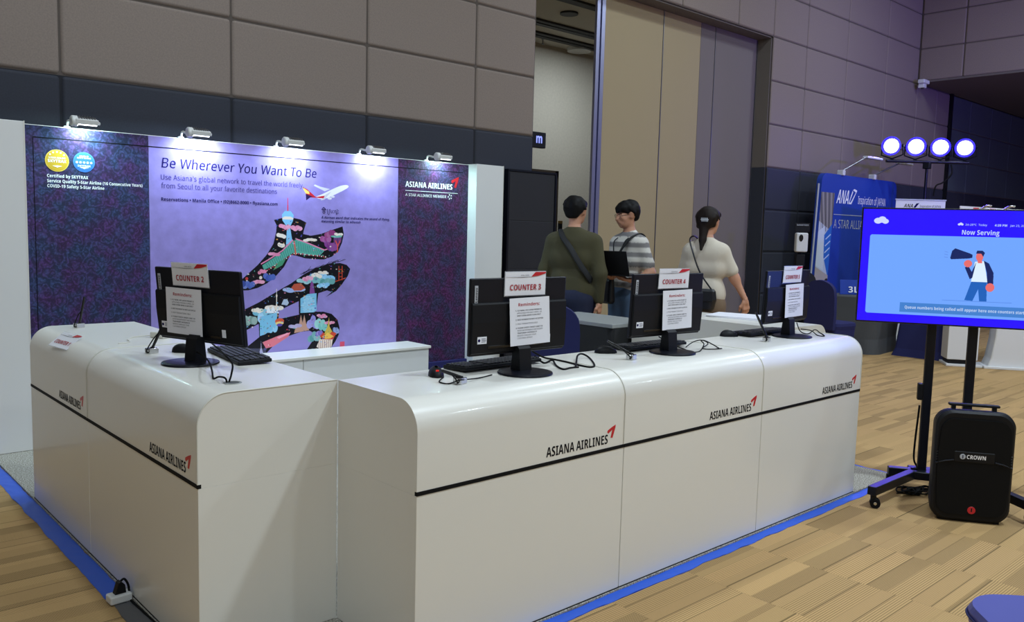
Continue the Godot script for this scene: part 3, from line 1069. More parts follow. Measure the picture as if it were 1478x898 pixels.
	for c: Array in [[1.77, 0.70, 0.06, 0.05, srgb(150, 140, 210)], [1.84, 0.68, 0.06, 0.05, srgb(120, 190, 180)], [1.85, 0.75, 0.05, 0.016, pink], [1.92, 0.69, 0.05, 0.016, pink], [1.61, 0.68, 0.06, 0.02, srgb(176, 160, 200)], [1.78, 0.58, 0.06, 0.04, srgb(90, 150, 150)], [1.83, 0.60, 0.04, 0.03, srgb(120, 100, 180)], [1.98, 0.62, 0.03, 0.03, srgb(120, 140, 190)]]:
		for k in 5:
			fill_oval(art, ap(c[0] + (k - 2.0) * c[2] * 0.3, c[1] + rng.randf_range(-0.5, 0.5) * c[3]), c[2] * 0.4 * ART_PX, c[3] * 0.7 * ART_PX, c[4].lerp(Color.WHITE, rng.randf() * 0.3))
	fill_shape(art, apl([1.87, 0.60, 1.90, 0.66, 1.915, 0.74, 1.92, 0.66, 1.955, 0.60]), srgb(206, 176, 76))
	fill_shape(art, apl([1.83, 0.585, 1.86, 0.615, 1.90, 0.575, 1.94, 0.615, 1.985, 0.60, 1.95, 0.545, 1.87, 0.545]), srgb(206, 70, 50))
	fill_shape(art, apl([1.85, 0.58, 1.905, 0.61, 1.96, 0.575, 1.93, 0.56, 1.88, 0.56]), srgb(236, 186, 80))
	fill_shape(art, apl([1.80, 0.50, 1.83, 0.56, 1.95, 0.55, 1.94, 0.49, 1.86, 0.46]), srgb(226, 206, 190))
	for k in 7:
		stroke(art, apl([1.82 + k * 0.018, 0.48, 1.82 + k * 0.018, 0.55]), 3, srgb(150, 110, 110))
	fill_shape(art, apl([1.295, 0.455, 1.316, 0.53, 1.319, 0.585, 1.323, 0.53, 1.345, 0.455, 1.325, 0.47, 1.315, 0.47]), srgb(176, 172, 206))
	# the many little marks between the landmarks
	var holes := [apl([1.47, 0.813, 1.64, 0.88, 1.643, 0.772, 1.465, 0.744]), apl([1.199, 0.673, 1.301, 0.717, 1.305, 0.613, 1.21, 0.547]), apl([1.362, 0.481, 1.426, 0.54, 1.524, 0.598, 1.656, 0.631, 1.738, 0.636, 1.785, 0.609, 1.759, 0.544, 1.718, 0.49, 1.687, 0.436, 1.396, 0.441])]
	var inks := [pink, sky, cream, teal, srgb(196, 62, 78), srgb(96, 80, 170), srgb(214, 150, 70), srgb(60, 84, 170)]
	var both := [PackedVector2Array(s1), PackedVector2Array(s2)]
	for k in 620:
		var q := ap(rng.randf_range(1.06, 2.1), rng.randf_range(0.46, 1.53))
		var inside := false
		for poly: PackedVector2Array in both:
			inside = inside or Geometry2D.is_point_in_polygon(q, poly)
		for hole: Array in holes:
			inside = inside and not Geometry2D.is_point_in_polygon(q, PackedVector2Array(hole))
		if not inside:
			continue
		var ink: Color = inks[rng.randi() % inks.size()]
		if k % 3 == 0:
			fill_oval(art, q, rng.randf_range(2, 6), rng.randf_range(2, 4), ink)
		else:
			var e := Vector2(rng.randf_range(-9, 9), rng.randf_range(-7, 7))
			stroke(art, [q, q + e, q + e + Vector2(rng.randf_range(-5, 5), rng.randf_range(-5, 5))], rng.randf_range(1.2, 2.6), ink.darkened(rng.randf() * 0.4))
	# red seal
	fill_shape(art, apl([2.018, 0.475, 2.062, 0.475, 2.062, 0.525, 2.018, 0.525]), srgb(214, 76, 104))
	# aeroplane
	fill_shape(art, smooth_loop(apl([1.79, 1.715, 1.85, 1.742, 1.95, 1.79, 2.02, 1.818, 2.075, 1.826, 2.09, 1.812, 2.06, 1.79, 1.99, 1.755, 1.90, 1.715, 1.84, 1.70]), 3), srgb(226, 222, 224))
	fill_shape(art, apl([1.87, 1.765, 1.77, 1.805, 1.78, 1.815, 1.83, 1.80, 1.92, 1.785]), srgb(206, 202, 206))
	fill_shape(art, apl([1.93, 1.765, 1.87, 1.70, 1.835, 1.69, 1.84, 1.70, 1.88, 1.74]), srgb(196, 192, 198))
	fill_oval(art, ap(1.915, 1.71), 14, 7, srgb(210, 206, 210))
	fill_oval(art, ap(1.945, 1.725), 12, 6, srgb(210, 206, 210))
	fill_shape(art, apl([1.79, 1.715, 1.71, 1.775, 1.665, 1.792, 1.70, 1.74, 1.705, 1.685, 1.74, 1.71, 1.86, 1.708, 1.87, 1.73]), srgb(190, 34, 48))
	fill_shape(art, apl([1.665, 1.792, 1.70, 1.74, 1.735, 1.735, 1.73, 1.755]), srgb(232, 196, 96))
	fill_shape(art, apl([1.70, 1.735, 1.705, 1.685, 1.74, 1.71, 1.77, 1.716]), srgb(40, 24, 70))
	return ImageTexture.create_from_image(art)

func flat_print(w: float, h: float) -> ArrayMesh:
	# a sheet facing +z with its lower left corner at the origin
	var st := begin()
	var p := [Vector3(0, 0, 0), Vector3(w, 0, 0), Vector3(w, h, 0), Vector3(0, h, 0)]
	var uv := [Vector2(0, 1), Vector2(1, 1), Vector2(1, 0), Vector2(0, 0)]
	for k: int in [0, 2, 1, 0, 3, 2]:
		st.set_normal(Vector3.BACK)
		st.set_uv(uv[k])
		st.add_vertex(p[k])
	add_box(st, Vector3(0, 0, -0.004), Vector3(w, h, -0.0002))
	return st.commit()

func build_backdrop() -> void:
	var t := thing("booth_backdrop", "printed booth backdrop wall, lavender middle with calligraphy between two dark violet panels", "backdrop", Vector3(0, 0, PRINT_Z))
	put("frame", rbox(Vector3(3.65, 2.085, 0.1), 0.004, Vector3(1.545, 1.0425, -0.056)), M.white_paint, t)
	var rough := 0.42
	for p: Array in [["left_print", -0.28, 0.77, side_print(3, Color(0.95, 1.0, 1.05)), "dark blue-violet print with swirling brushwork and two round award seals"], ["centre_print", ART_X0, ART_W, centre_print(), "lavender print with a black brush-written syllable full of little landmarks"], ["right_print", 2.585, 0.78, side_print(8, Color(1.12, 0.92, 0.96)), "dark plum print with mottled brushwork"]]:
		var m := StandardMaterial3D.new()
		m.resource_name = p[0]
		m.albedo_texture = p[3]
		m.roughness = rough
		m.metallic_specular = 0.35
		var o := put(p[0], flat_print(p[2], 2.078), m, t, Vector3(p[1], 0.002, 0.0))
		o.set_meta("label", p[4])
	var st := begin()
	add_box(st, Vector3(-0.222, 2.002, 0), Vector3(3.296, 2.009, 0.0012))
	add_box(st, Vector3(-0.226, 0.35, 0), Vector3(-0.2215, 2.009, 0.0012))
	put("border_line", st.commit(), M.ink, t)
	var z := 0.0012
	text("headline", "Be Wherever You Want To Be", t, Vector3(0.579, 1.868, z), 1.212, 0.068, M.ink_navy, Basis(), false, 0.12)
	text("body_text", "Use Asiana's global network to travel the world freely,", t, Vector3(0.574, 1.783, z), 1.108, 0.036, M.ink_grey)
	text("body_text", "from Seoul to all your favorite destinations", t, Vector3(0.575, 1.724, z), 0.879, 0.036, M.ink_grey)
	text("contact_line", "Reservations • Manila Office • (02)8662-8000 • flyasiana.com", t, Vector3(0.574, 1.634, z), 0.885, 0.024, M.ink_navy, Basis(), true)
	# the syllable, written out small from its strokes
	var k := begin()
	var o := Vector3(1.842, 1.588, z)
	for s: Array in [[Vector3(0.022, 0.05, 0), Vector3(0.004, 0.036, 0)], [Vector3(0.02, 0.046, 0), Vector3(0.038, 0.036, 0)], [Vector3(0.0, 0.03, 0), Vector3(0.044, 0.03, 0)], [Vector3(0.014, 0.03, 0), Vector3(0.014, 0.02, 0)], [Vector3(0.03, 0.03, 0), Vector3(0.03, 0.02, 0)]]:
		add_tube(k, [o + s[0], o + s[1]], 0.0022, 4)
	var ring := []
	for a in 13:
		ring.append(o + Vector3(0.022 + 0.011 * cos(TAU * a / 12.0), 0.009 + 0.009 * sin(TAU * a / 12.0), 0))
	add_tube(k, ring, 0.002, 4)
	put("syllable", k.commit(), M.ink_navy, t)
	text("phonetic", "[", t, Vector3(1.894, 1.592, z), 0.008, 0.032, M.ink_navy)
	text("phonetic", "u:n]:", t, Vector3(1.926, 1.592, z), 0.074, 0.032, M.ink_navy)
	var esh := begin()
	add_tube(esh, curve([Vector3(1.922, 1.618, z), Vector3(1.918, 1.623, z), Vector3(1.913, 1.616, z), Vector3(1.912, 1.6, z), Vector3(1.911, 1.584, z), Vector3(1.906, 1.578, z), Vector3(1.903, 1.582, z)], 3), 0.0016, 4)
	add_tube(esh, curve([Vector3(1.9795, 1.596, z), Vector3(1.9795, 1.585, z), Vector3(1.975, 1.58, z)], 3), 0.0016, 4)
	put("phonetic_strokes", esh.commit(), M.ink_navy, t)
	text("caption", "A Korean word that indicates the sound of flying,", t, Vector3(1.84, 1.545, z), 0.66, 0.02, M.ink_navy, Basis(), true, 0.2)
	text("caption", "meaning similar to whoosh", t, Vector3(1.84, 1.514, z), 0.367, 0.02, M.ink_navy, Basis(), true, 0.2)
	# award seals
	for s: Array in [[-0.087, 1.865, 0.071, srgb(196, 152, 28), srgb(226, 190, 90), "gold"], [0.075, 1.866, 0.066, srgb(44, 100, 214), srgb(70, 126, 226), "blue"]]:
		var m1 := mat("seal_" + s[5], s[3], 0.5)
		var m2 := mat("seal_rim_" + s[5], s[4], 0.5)
		var turn := Basis(Vector3.RIGHT, PI / 2)
		var seal := put("award_seal", lathe(disc_profile(s[2], 0.002, 0.0005), 36), m2, t, Vector3(s[0], s[1], 0), turn)
		seal.set_meta("label", s[5] + " round award seal")
		var face := put("seal_face", lathe(disc_profile(s[2] * 0.94, 0.0026, 0.0005), 36), m1, seal)
		var lift := Basis(Vector3.RIGHT, Vector3.FORWARD, Vector3.UP)
		if s[5] == "gold":
			for q in 5:
				var a := PI * (0.24 + 0.13 * q)
				put("star", lathe(disc_profile(0.006, 0.0034, 0.0004), 5), M.ink_white, seal, Vector3(cos(a) * 0.056, 0, -sin(a) * 0.056))
			text("lettering", "5 STAR AIRLINE", seal, Vector3(-0.05, 0.0034, -0.012), 0.1, 0.011, M.ink_white, lift, true)
			text("lettering", "SKYTRAX", seal, Vector3(-0.055, 0.0034, 0.012), 0.11, 0.018, M.ink_white, lift, true)
		else:
			text("lettering", "COVID-19", seal, Vector3(-0.028, 0.0034, -0.034), 0.056, 0.01, M.ink_white, lift, true)
			text("lettering", "SAFETY RATING", seal, Vector3(-0.042, 0.0034, -0.022), 0.084, 0.01, M.ink_white, lift, true)
			for q in 5:
				put("star", lathe(disc_profile(0.008, 0.0034, 0.0004), 5), M.ink_white, seal, Vector3(-0.044 + 0.022 * q, 0, 0.002))
			text("lettering", "SKYTRAX", seal, Vector3(-0.04, 0.0034, 0.03), 0.08, 0.012, M.ink_white, lift, true)
		var wings := begin()
		add_extrude(wings, PackedVector2Array([Vector2(-0.03, 0), Vector2(-0.006, -0.007), Vector2(0, -0.011), Vector2(0.006, -0.007), Vector2(0.03, 0), Vector2(0, 0.003)]), 0.001, Transform3D(lift, Vector3(0, 0.003, 0.034)))
		put("wings", wings.commit(), M.ink_white, seal)
		face.name = "seal_face"
	text("award_line", "Certified by SKYTRAX", t, Vector3(-0.148, 1.756, z), 0.247, 0.02, M.ink_white, Basis(), true)
	text("award_line", "Service Quality 5-Star Airline (16 Consecutive Years)", t, Vector3(-0.148, 1.7235, z), 0.595, 0.02, M.ink_white, Basis(), true)
	text("award_line", "COVID-19 Safety 5-Star Airline", t, Vector3(-0.148, 1.691, z), 0.346, 0.02, M.ink_white, Basis(), true)
	text("airline_name", "ASIANA AIRLINES", t, Vector3(2.659, 1.845, z), 0.518, 0.047, M.ink_white, Basis(), true)
	put("emblem", extrude(emblem_shape(0.085, 0.1), 0.002), M.emblem_red, t, Vector3(3.165, 1.862, z))
	put("rule", box(Vector3(2.66, 1.811, 0), Vector3(3.241, 1.815, 0.0015)), M.ink_white, t)
	text("alliance_line", "A STAR ALLIANCE MEMBER", t, Vector3(2.66, 1.765, z), 0.45, 0.024, M.ink_white, Basis(), false)
	for q in 5:
		var a := TAU * q / 5.0 + PI / 2
		var tri_shape := PackedVector2Array([Vector2(-0.007, 0.024), Vector2(0.007, 0.024), Vector2(0, 0.008)])
		put("alliance_star", extrude(tri_shape, 0.001), M.ink_white, t, Vector3(3.152, 1.778, z), Basis(Vector3.BACK, a))
	# white pillars that close the backdrop
	for p: Array in [[-1.75, -0.296, "tall white booth pillar panel closing the backdrop beside the gold award seal"], [3.366, 3.695, "tall white booth pillar closing the backdrop beside the black standing screen"]]:
		var o2 := thing("booth_pillar", p[2], "pillar", Vector3(0, 0, 0))
		put("body", rbox(Vector3(p[1] - p[0], 2.087, 0.24), 0.004, Vector3((p[0] + p[1]) / 2, 1.0435, -3.89)), M.white_paint, o2)
		put("edge_strip", box(Vector3(p[1] - 0.004, 0.0, -3.772), Vector3(p[1] + 0.002, 2.09, -3.768)), M.white_laminate, o2)
	# navy skirting board and the low display plinth
	var n := thing("skirting_board", "navy skirting board at the foot of the dark plum print", "board")
	put("board", rbox(Vector3(0.66, 0.275, 0.03), 0.004, Vector3(3.035, 0.1375, -3.868)), M.navy_board, n)
	var pl := thing("display_plinth", "low white display plinth standing against the lavender print", "plinth", Vector3(0, 0, 0))
	for q: Array in [[0.62, 1.5], [1.504, 2.69]]:
		put("front_panel", rbox(Vector3(q[1] - q[0], 0.465, 0.33), 0.003, Vector3((q[0] + q[1]) / 2, 0.2325, -3.715)), M.white_paint, pl)
	put("top", rbox(Vector3(2.09, 0.022, 0.352), 0.003, Vector3(1.656, 0.476, -3.706)), M.white_laminate, pl)
	# floodlights along the top edge
	var spots := [0.044, 0.792, 1.527, 2.278, 2.978]
	var power := [0.8, 1.4, 1.3, 1.0, 0.7]
	var where := ["above the two award seals", "above the word Wherever", "above the words To Be", "above the sound of flying caption", "above the dark plum print"]
	for i in 5:
		floodlight(spots[i], power[i], "small white LED floodlight on the backdrop's top edge " + where[i], Color(0.78, 1.0, 0.97) if i == 0 or i == 4 else Color(0.76, 0.87, 1.0))

func floodlight(x: float, power: float, label: String, tint: Color) -> void:
	var t := thing("floodlight", label, "floodlight", Vector3(x, 2.12, -3.787), 0.0, "floodlights on the backdrop")
	var st := begin()
	add_tube(st, curve([Vector3(-0.05, -0.038, -0.16), Vector3(-0.05, 0.01, -0.14), Vector3(-0.05, 0.0, -0.06), Vector3(-0.05, 0.0, -0.01)], 6), 0.008, 8)
	put("arm", st.commit(), M.white_plastic, t)
	put("clamp", rbox(Vector3(0.04, 0.05, 0.02), 0.004, Vector3(-0.05, -0.045, -0.165)), M.white_plastic, t)
	put("pivot", lathe([Vector2(0, 0), Vector2(0.03, 0), Vector2(0.036, 0.006), Vector2(0.036, 0.034), Vector2(0.03, 0.04), Vector2(0, 0.04)], 20), M.white_plastic, t, Vector3(-0.07, 0.0, 0.0), Basis(Vector3.BACK, -PI / 2))
	var head := Basis(Vector3.RIGHT, 0.25)
	put("housing", rbox(Vector3(0.14, 0.034, 0.075), 0.007, Vector3(0.02, 0.006, 0)), M.white_plastic, t, Vector3.ZERO, head)
	for k in 7:
		put("fin", rbox(Vector3(0.004, 0.014, 0.066), 0.0015, Vector3(-0.028 + k * 0.016, 0.028, 0)), M.steel, t, Vector3.ZERO, head)
	put("end_cap", rbox(Vector3(0.02, 0.02, 0.03), 0.005, Vector3(0.096, -0.002, 0)), M.white_plastic, t, Vector3.ZERO, head)
	put("lens", rbox(Vector3(0.124, 0.008, 0.058), 0.003, Vector3(0.02, -0.0145, 0)), M.flood_lens, t, Vector3.ZERO, head)
	var l := AreaLight3D.new()
	l.name = "glow"
	l.area_size = Vector2(0.12, 0.055)
	l.area_normalize_energy = true
	l.light_color = tint
	l.light_energy = power * FLOOD
	l.area_range = 20.0
	l.shadow_enabled = true
	l.transform = Transform3D(head * Basis(Vector3.RIGHT, -PI / 2), head * Vector3(0.02, -0.021, 0))
	t.add_child(l)

const FLOOD := 0.8

# ---------------------------------------------------------------- the counters
func counter(label: String, where: Vector3, turn: float, w: float, depth: float) -> void:
	# stands along local x, its rounded front towards +z
	var t := thing("service_counter", label, "counter", where, turn, "white service counters of the booth")
	var r := 0.105
	var g := 0.002
	var prof := PackedVector2Array()
	prof.append(Vector2(0, 0.619))
	for k in 13:
		var a := PI / 2 * k / 12.0
		prof.append(Vector2(-r + r * cos(a), H - r + r * sin(a)))
	prof.append(Vector2(-depth, H))
	prof.append(Vector2(-depth, 0.619))
	var st := begin()
	# profile (z, y) swept along x
	var turned := Transform3D(Basis(Vector3(0, 0, 1), Vector3.UP, Vector3(-1, 0, 0)), Vector3(w / 2, 0, 0))
	add_extrude(st, prof, w - 2 * g, turned, 0.9)
	put("top_shell", st.commit(), M.white_laminate, t)
	put("base_cabinet", rbox(Vector3(w - 2 * g, 0.605, depth), 0.002, Vector3(w / 2, 0.3025, -depth / 2)), M.white_laminate, t)
	put("trim_stripe", rbox(Vector3(w - g, 0.0145, 0.014), 0.002, Vector3(w / 2, 0.6118, 0.0025 - 0.007)), M.black_rubber, t)
	put("stripe_backing", box(Vector3(g, 0.605, -depth), Vector3(w - g, 0.619, -0.0113)), M.white_laminate, t)
	var e := w - 1.0564
	text("lettering", "ASIANA AIRLINES", t, Vector3(e + 0.602, 0.637, 0.0008), 0.35, 0.037, M.ink, Basis(), true)
	put("emblem", extrude(emblem_shape(0.05, 0.052), 0.001), M.emblem_red, t, Vector3(e + 0.948, 0.657, 0.0006))
	# lipped edge where two units meet
	var path := []
	for k in prof.size() - 1:
		path.append(Vector3(w - 0.0035, prof[k].y, prof[k].x + 0.0005) + (Vector3(0, 0.0005, 0)))
	put("joint_bead", tube(path, 0.0032, 6), M.seam_bead, t)
	put("kick_strip", box(Vector3(g, 0.0, -0.02), Vector3(w - g, 0.004, 0.002)), M.black_plastic, t)

func build_counters() -> void:
	counter("white rounded counter unit at the notched corner, carrying the COUNTER 3 monitor", Vector3(0, 0, 0), 0.0, 1.0564, DEPTH)
	counter("white rounded middle unit of the long counter, carrying the COUNTER 4 monitor", Vector3(1.0564, 0, 0), 0.0, 1.0632, DEPTH)
	counter("white rounded end unit of the long counter, beside the television stand", Vector3(2.1196, 0, 0), 0.0, 1.063, DEPTH)
	counter("white rounded side counter unit carrying the COUNTER 2 monitor", Vector3(-0.526, 0, -1.7285), -PI / 2, 1.226, 0.526)
	counter("white rounded side counter unit with a fallen counter card and no monitor", Vector3(-0.526, 0, -2.7302), -PI / 2, 1.0017, 0.526)
	counter("white rounded return counter unit standing behind the COUNTER 5 monitor", Vector3(3.733, 0, -0.5046), PI / 2, 1.226, 0.547)

# ---------------------------------------------------------------- what stands on the counters
const PLACE := {2: "on the side counter", 3: "by the notched counter corner", 4: "on the middle unit of the long counter", 5: "on the end unit before the return counter"}

func monitor(where: Vector3, turn: float, tilt: float, number: int, sign_x: float, sheet_x: float) -> void:
	var label := "black computer monitor with the COUNTER %d card, %s" % [number, PLACE[number]]
	var t := thing("computer_monitor", label, "monitor", where, turn, "computer monitors on the counters")
	var lean := Basis(Vector3.RIGHT, tilt)
	var c := Vector3(0, 0.231, 0)
	put("casing", rbox(Vector3(0.505, 0.303, 0.016), 0.005), M.black_satin, t, c, lean)
	put("screen", box(Vector3(-0.245, -0.135, -0.0095), Vector3(0.245, 0.145, -0.008)), M.black_gloss, t, c, lean)
	var bulge := begin()
	add_extrude(bulge, PackedVector2Array([Vector2(0.006, -0.145), Vector2(0.018, -0.138), Vector2(0.022, -0.02), Vector2(0.018, 0.05), Vector2(0.015, 0.056), Vector2(0.006, 0.058)]), 0.495, Transform3D(Basis(Vector3(0, 0, 1), Vector3.UP, Vector3(-1, 0, 0)), Vector3.ZERO))
	put("back_cover", bulge.commit(), M.black_plastic, t, c, lean)
	put("vent_bar", rbox(Vector3(0.3, 0.012, 0.006), 0.002, Vector3(-0.02, -0.118, 0.0185)), M.black_gloss, t, c, lean)
	var neck := begin()
	add_extrude(neck, PackedVector2Array([Vector2(-0.005, 0.005), Vector2(0.055, 0.005), Vector2(0.046, 0.1), Vector2(0.03, 0.115), Vector2(0.01, 0.115), Vector2(0.006, 0.1)]), 0.062, Transform3D(Basis(Vector3(0, 0, 1), Vector3.UP, Vector3(-1, 0, 0)), Vector3.ZERO))
	put("neck", neck.commit(), M.black_plastic, t)
	put("foot", lathe([Vector2(0, 0), Vector2(0.108, 0), Vector2(0.112, 0.003), Vector2(0.11, 0.008), Vector2(0.095, 0.011), Vector2(0, 0.013)], 40), M.black_satin, t, Vector3(0, 0, 0.05))
	# brand plate set upright, rating labels
	var plate := put("brand_plate", rbox(Vector3(0.016, 0.072, 0.002), 0.0008, Vector3(-0.226, 0.088, 0.0088)), M.brand_plate, t, c, lean)
	text("lettering", "Lenovo", plate, Vector3(-0.221, 0.06, 0.0101), 0.056, 0.0105, M.ink, Basis(Vector3.UP, Vector3.LEFT, Vector3.BACK), true)
	var rating := put("rating_label", rbox(Vector3(0.046, 0.028, 0.001), 0.0004, Vector3(-0.2, -0.088, 0.0203)), M.paper, t, c, lean)
	put("approval_mark", lathe(disc_profile(0.006, 0.001, 0.0003), 14), M.ink_navy, rating, Vector3(-0.215, -0.088, 0.0206), Basis(Vector3.RIGHT, PI / 2))
	for k in 3:
		put("print_line", box(Vector3(-0.203, -0.081 - k * 0.006, 0.0206), Vector3(-0.182 + (k % 2) * 0.002, -0.0835 - k * 0.006, 0.021)), M.print_text, rating)
	put("small_label", rbox(Vector3(0.022, 0.032, 0.001), 0.0004, Vector3(0.15, -0.1, 0.02)), M.paper, t, c, lean)
	# the sheets taped on
	var place := Transform3D(Basis(Vector3.UP, turn), where) * Transform3D(lean, c)
	var s := thing("counter_sign", "white COUNTER %d card, monitor %s" % [number, PLACE[number]], "sign", Vector3.ZERO, 0.0, "counter number cards")
	s.transform = place * Transform3D(Basis(), Vector3(sign_x, 0.128, 0.0135))
	card(s, number)
	var r := thing("reminder_sheet", "white reminders sheet below the COUNTER %d card, %s" % [number, PLACE[number]], "notice", Vector3.ZERO, 0.0, "reminder sheets on the monitors")
	r.transform = place * Transform3D(Basis(Vector3.RIGHT, -0.06) * Basis(Vector3.BACK, 0.02 if number > 2 else -0.01), Vector3(sheet_x, -0.022, 0.032))
	put("paper", rbox(Vector3(0.214, 0.19, 0.001), 0.0004), M.paper, r)
	text("heading", "Reminders:", r, Vector3(-0.062, 0.062, 0.0009), 0.115, 0.0125, M.print_red, Basis(), true)
	var y := 0.048
	for l: Array in [["1. FLY NOW, PAY LATER PROMO IS", 0, 0.14, 1], ["APPLICABLE FOR BDO CARDS, UB", 1, 0.132, 0], ["AND CHINA BANK CLUB ONLY", 1, 0.128, 1], ["", 0, 0, 0], ["2. BDO PAYMENT IS NOT ACCEPTED", 0, 0.148, 1], ["", 0, 0, 0], ["3. PESO TRANSACTIONS ONLY", 0, 0.118, 0], ["", 0, 0, 0], ["4. PLEASE CHECK CREDIT LIMIT TO", 0, 0.145, 1], ["AVOID INCONVENIENCE AND REQUEST", 1, 0.138, 0], ["TEMPORARY INCREASE IF", 1, 0.104, 1], ["NEEDED THROUGH YOUR", 1, 0.1, 0], ["CUSTOMER SERVICE", 1, 0.08, 0]]:
		if l[0] != "":
			text("print_line", l[0], r, Vector3(-0.078 + l[1] * 0.008, y - 0.006, 0.0009), l[2], 0.0056, M.print_text, Basis(), l[3] == 1)
			y -= 0.0102
		else:
			y -= 0.0062

func card(s: Node3D, number: int) -> void:
	put("paper", rbox(Vector3(0.216, 0.094, 0.001), 0.0004), M.paper, s)
	put("sleeve", rbox(Vector3(0.222, 0.1, 0.0006), 0.0002, Vector3(0, 0, -0.0009)), M.clear_plastic, s)
	text("lettering", "COUNTER %d" % number, s, Vector3(-0.083, -0.026, 0.0024), 0.166, 0.0225, M.print_red, Basis(), true)
	text("airline_name", "ASIANA AIRLINES", s, Vector3(-0.028, 0.031, 0.0024), 0.045, 0.005, M.print_text)
	put("corner_flash", extrude(PackedVector2Array([Vector2(0.028, 0.027), Vector2(0.052, 0.046), Vector2(0.107, 0.046), Vector2(0.107, 0.04), Vector2(0.07, 0.031)]), 0.001), M.emblem_red, s, Vector3(0, 0, 0.0018))
	put("header_line", extrude(PackedVector2Array([Vector2(-0.107, 0.028), Vector2(-0.02, 0.025), Vector2(0.05, 0.028), Vector2(-0.02, 0.0262)]), 0.001), M.print_text, s, Vector3(0, 0, 0.0018))

func keyboard(where: Vector3, turn: float, number: int) -> void:
	var t := thing("keyboard", "black keyboard behind the COUNTER %d monitor, %s" % [number, PLACE[number]], "keyboard", where, turn, "keyboards on the counters")
	put("base", rbox(Vector3(0.44, 0.016, 0.14), 0.005, Vector3(0, 0.012, 0)), M.black_plastic, t, Vector3.ZERO, Basis(Vector3.RIGHT, 0.05))
	var st := begin()
	for row in 6:
		for k in 21:
			if k == 15 or k == 17 and row == 1:
				continue
			add_rbox(st, Vector3(-0.203 + k * 0.0203, 0.0225, -0.056 + row * 0.0215), Vector3(0.0165, 0.007, 0.017), 0.002)
	var keys := put("keys", st.commit(), M.key_plastic, t, Vector3.ZERO, Basis(Vector3.RIGHT, 0.05))
	keys.set_meta("kind", "stuff")

func mouse(where: Vector3, turn: float, number: int, lit: bool) -> void:
	var t := thing("computer_mouse", "black computer mouse at COUNTER %d, %s" % [number, PLACE[number]], "mouse", where, turn, "computer mice on the counters")
	var st := begin()
	var n := 12
	var rows := 7
	for i in rows:
		for k in n:
			var p := []
			var q := []
			for c: Array in [[i, k], [i + 1, k], [i + 1, k + 1], [i, k + 1]]:
				var v: float = PI / 2 * c[0] / rows
				var a: float = TAU * c[1] / n
				var d := Vector3(cos(a) * cos(v) * 0.031, sin(v) * 0.036 * (1.0 - 0.25 * sin(a) * cos(v)), sin(a) * cos(v) * 0.056)
				p.append(d)
				q.append(Vector3(d.x / 0.00096, d.y / 0.0013 + 0.02, d.z / 0.0031).normalized())
			tri_smooth(st, [p[0], p[1], p[2]], [q[0], q[1], q[2]])
			if i < rows - 1:
				tri_smooth(st, [p[0], p[2], p[3]], [q[0], q[2], q[3]])
	put("shell", st.commit(), M.black_plastic, t, Vector3(0, 0.001, 0))
	put("wheel", lathe(disc_profile(0.008, 0.007, 0.001), 14), M.black_rubber, t, Vector3(0.0035, 0.027, -0.026), Basis(Vector3.BACK, PI / 2))
	put("glide_pad", box(Vector3(-0.022, 0, -0.04), Vector3(0.022, 0.002, 0.04)), M.black_rubber, t)
	if lit:
		put("indicator", rbox(Vector3(0.012, 0.007, 0.006), 0.002, Vector3(0, 0.026, 0.034)), M.red_led, t)

func pen_stand(where: Vector3, label: String, tip: Vector3, turn := 0.3) -> void:
	var t := thing("pen_stand", label, "pen stand", where, turn, "chained pens on the counters")
	put("block", rbox(Vector3(0.044, 0.024, 0.036), 0.003, Vector3(0, 0.012, 0)), M.chrome, t)
	put("socket", lathe(disc_profile(0.009, 0.006, 0.001), 14), M.black_plastic, t, Vector3(0.004, 0.022, 0))
	var local := Basis(Vector3.UP, -turn) * tip
	var st := begin()
	var foot := Vector3(0.004, 0.024, 0)
	add_tube(st, [foot, foot + local * 0.7], 0.0058, 10, 0.0066)
	add_tube(st, [foot + local * 0.7, foot + local], 0.0066, 10, 0.0055)
	put("pen", st.commit(), M.black_gloss, t)
	put("cord", tube(curve([foot + local * 0.5, foot + local * 0.3 + Vector3(-0.02, 0, 0.005), Vector3(-0.03, 0.016, 0.006), Vector3(-0.024, 0.006, 0.004), Vector3(-0.02, 0.01, 0)], 6), 0.0026, 6), M.black_rubber, t)

func cable(called: String, label: String, pts: Array, radius := 0.003) -> void:
	tag(put(numbered(called), tube(curve(pts, 7), radius, 7), M.black_rubber, self), label, "cable")

func top(px: float, py: float, lift := 0.0035) -> Vector3:
	return on_y(px, py, H + lift)

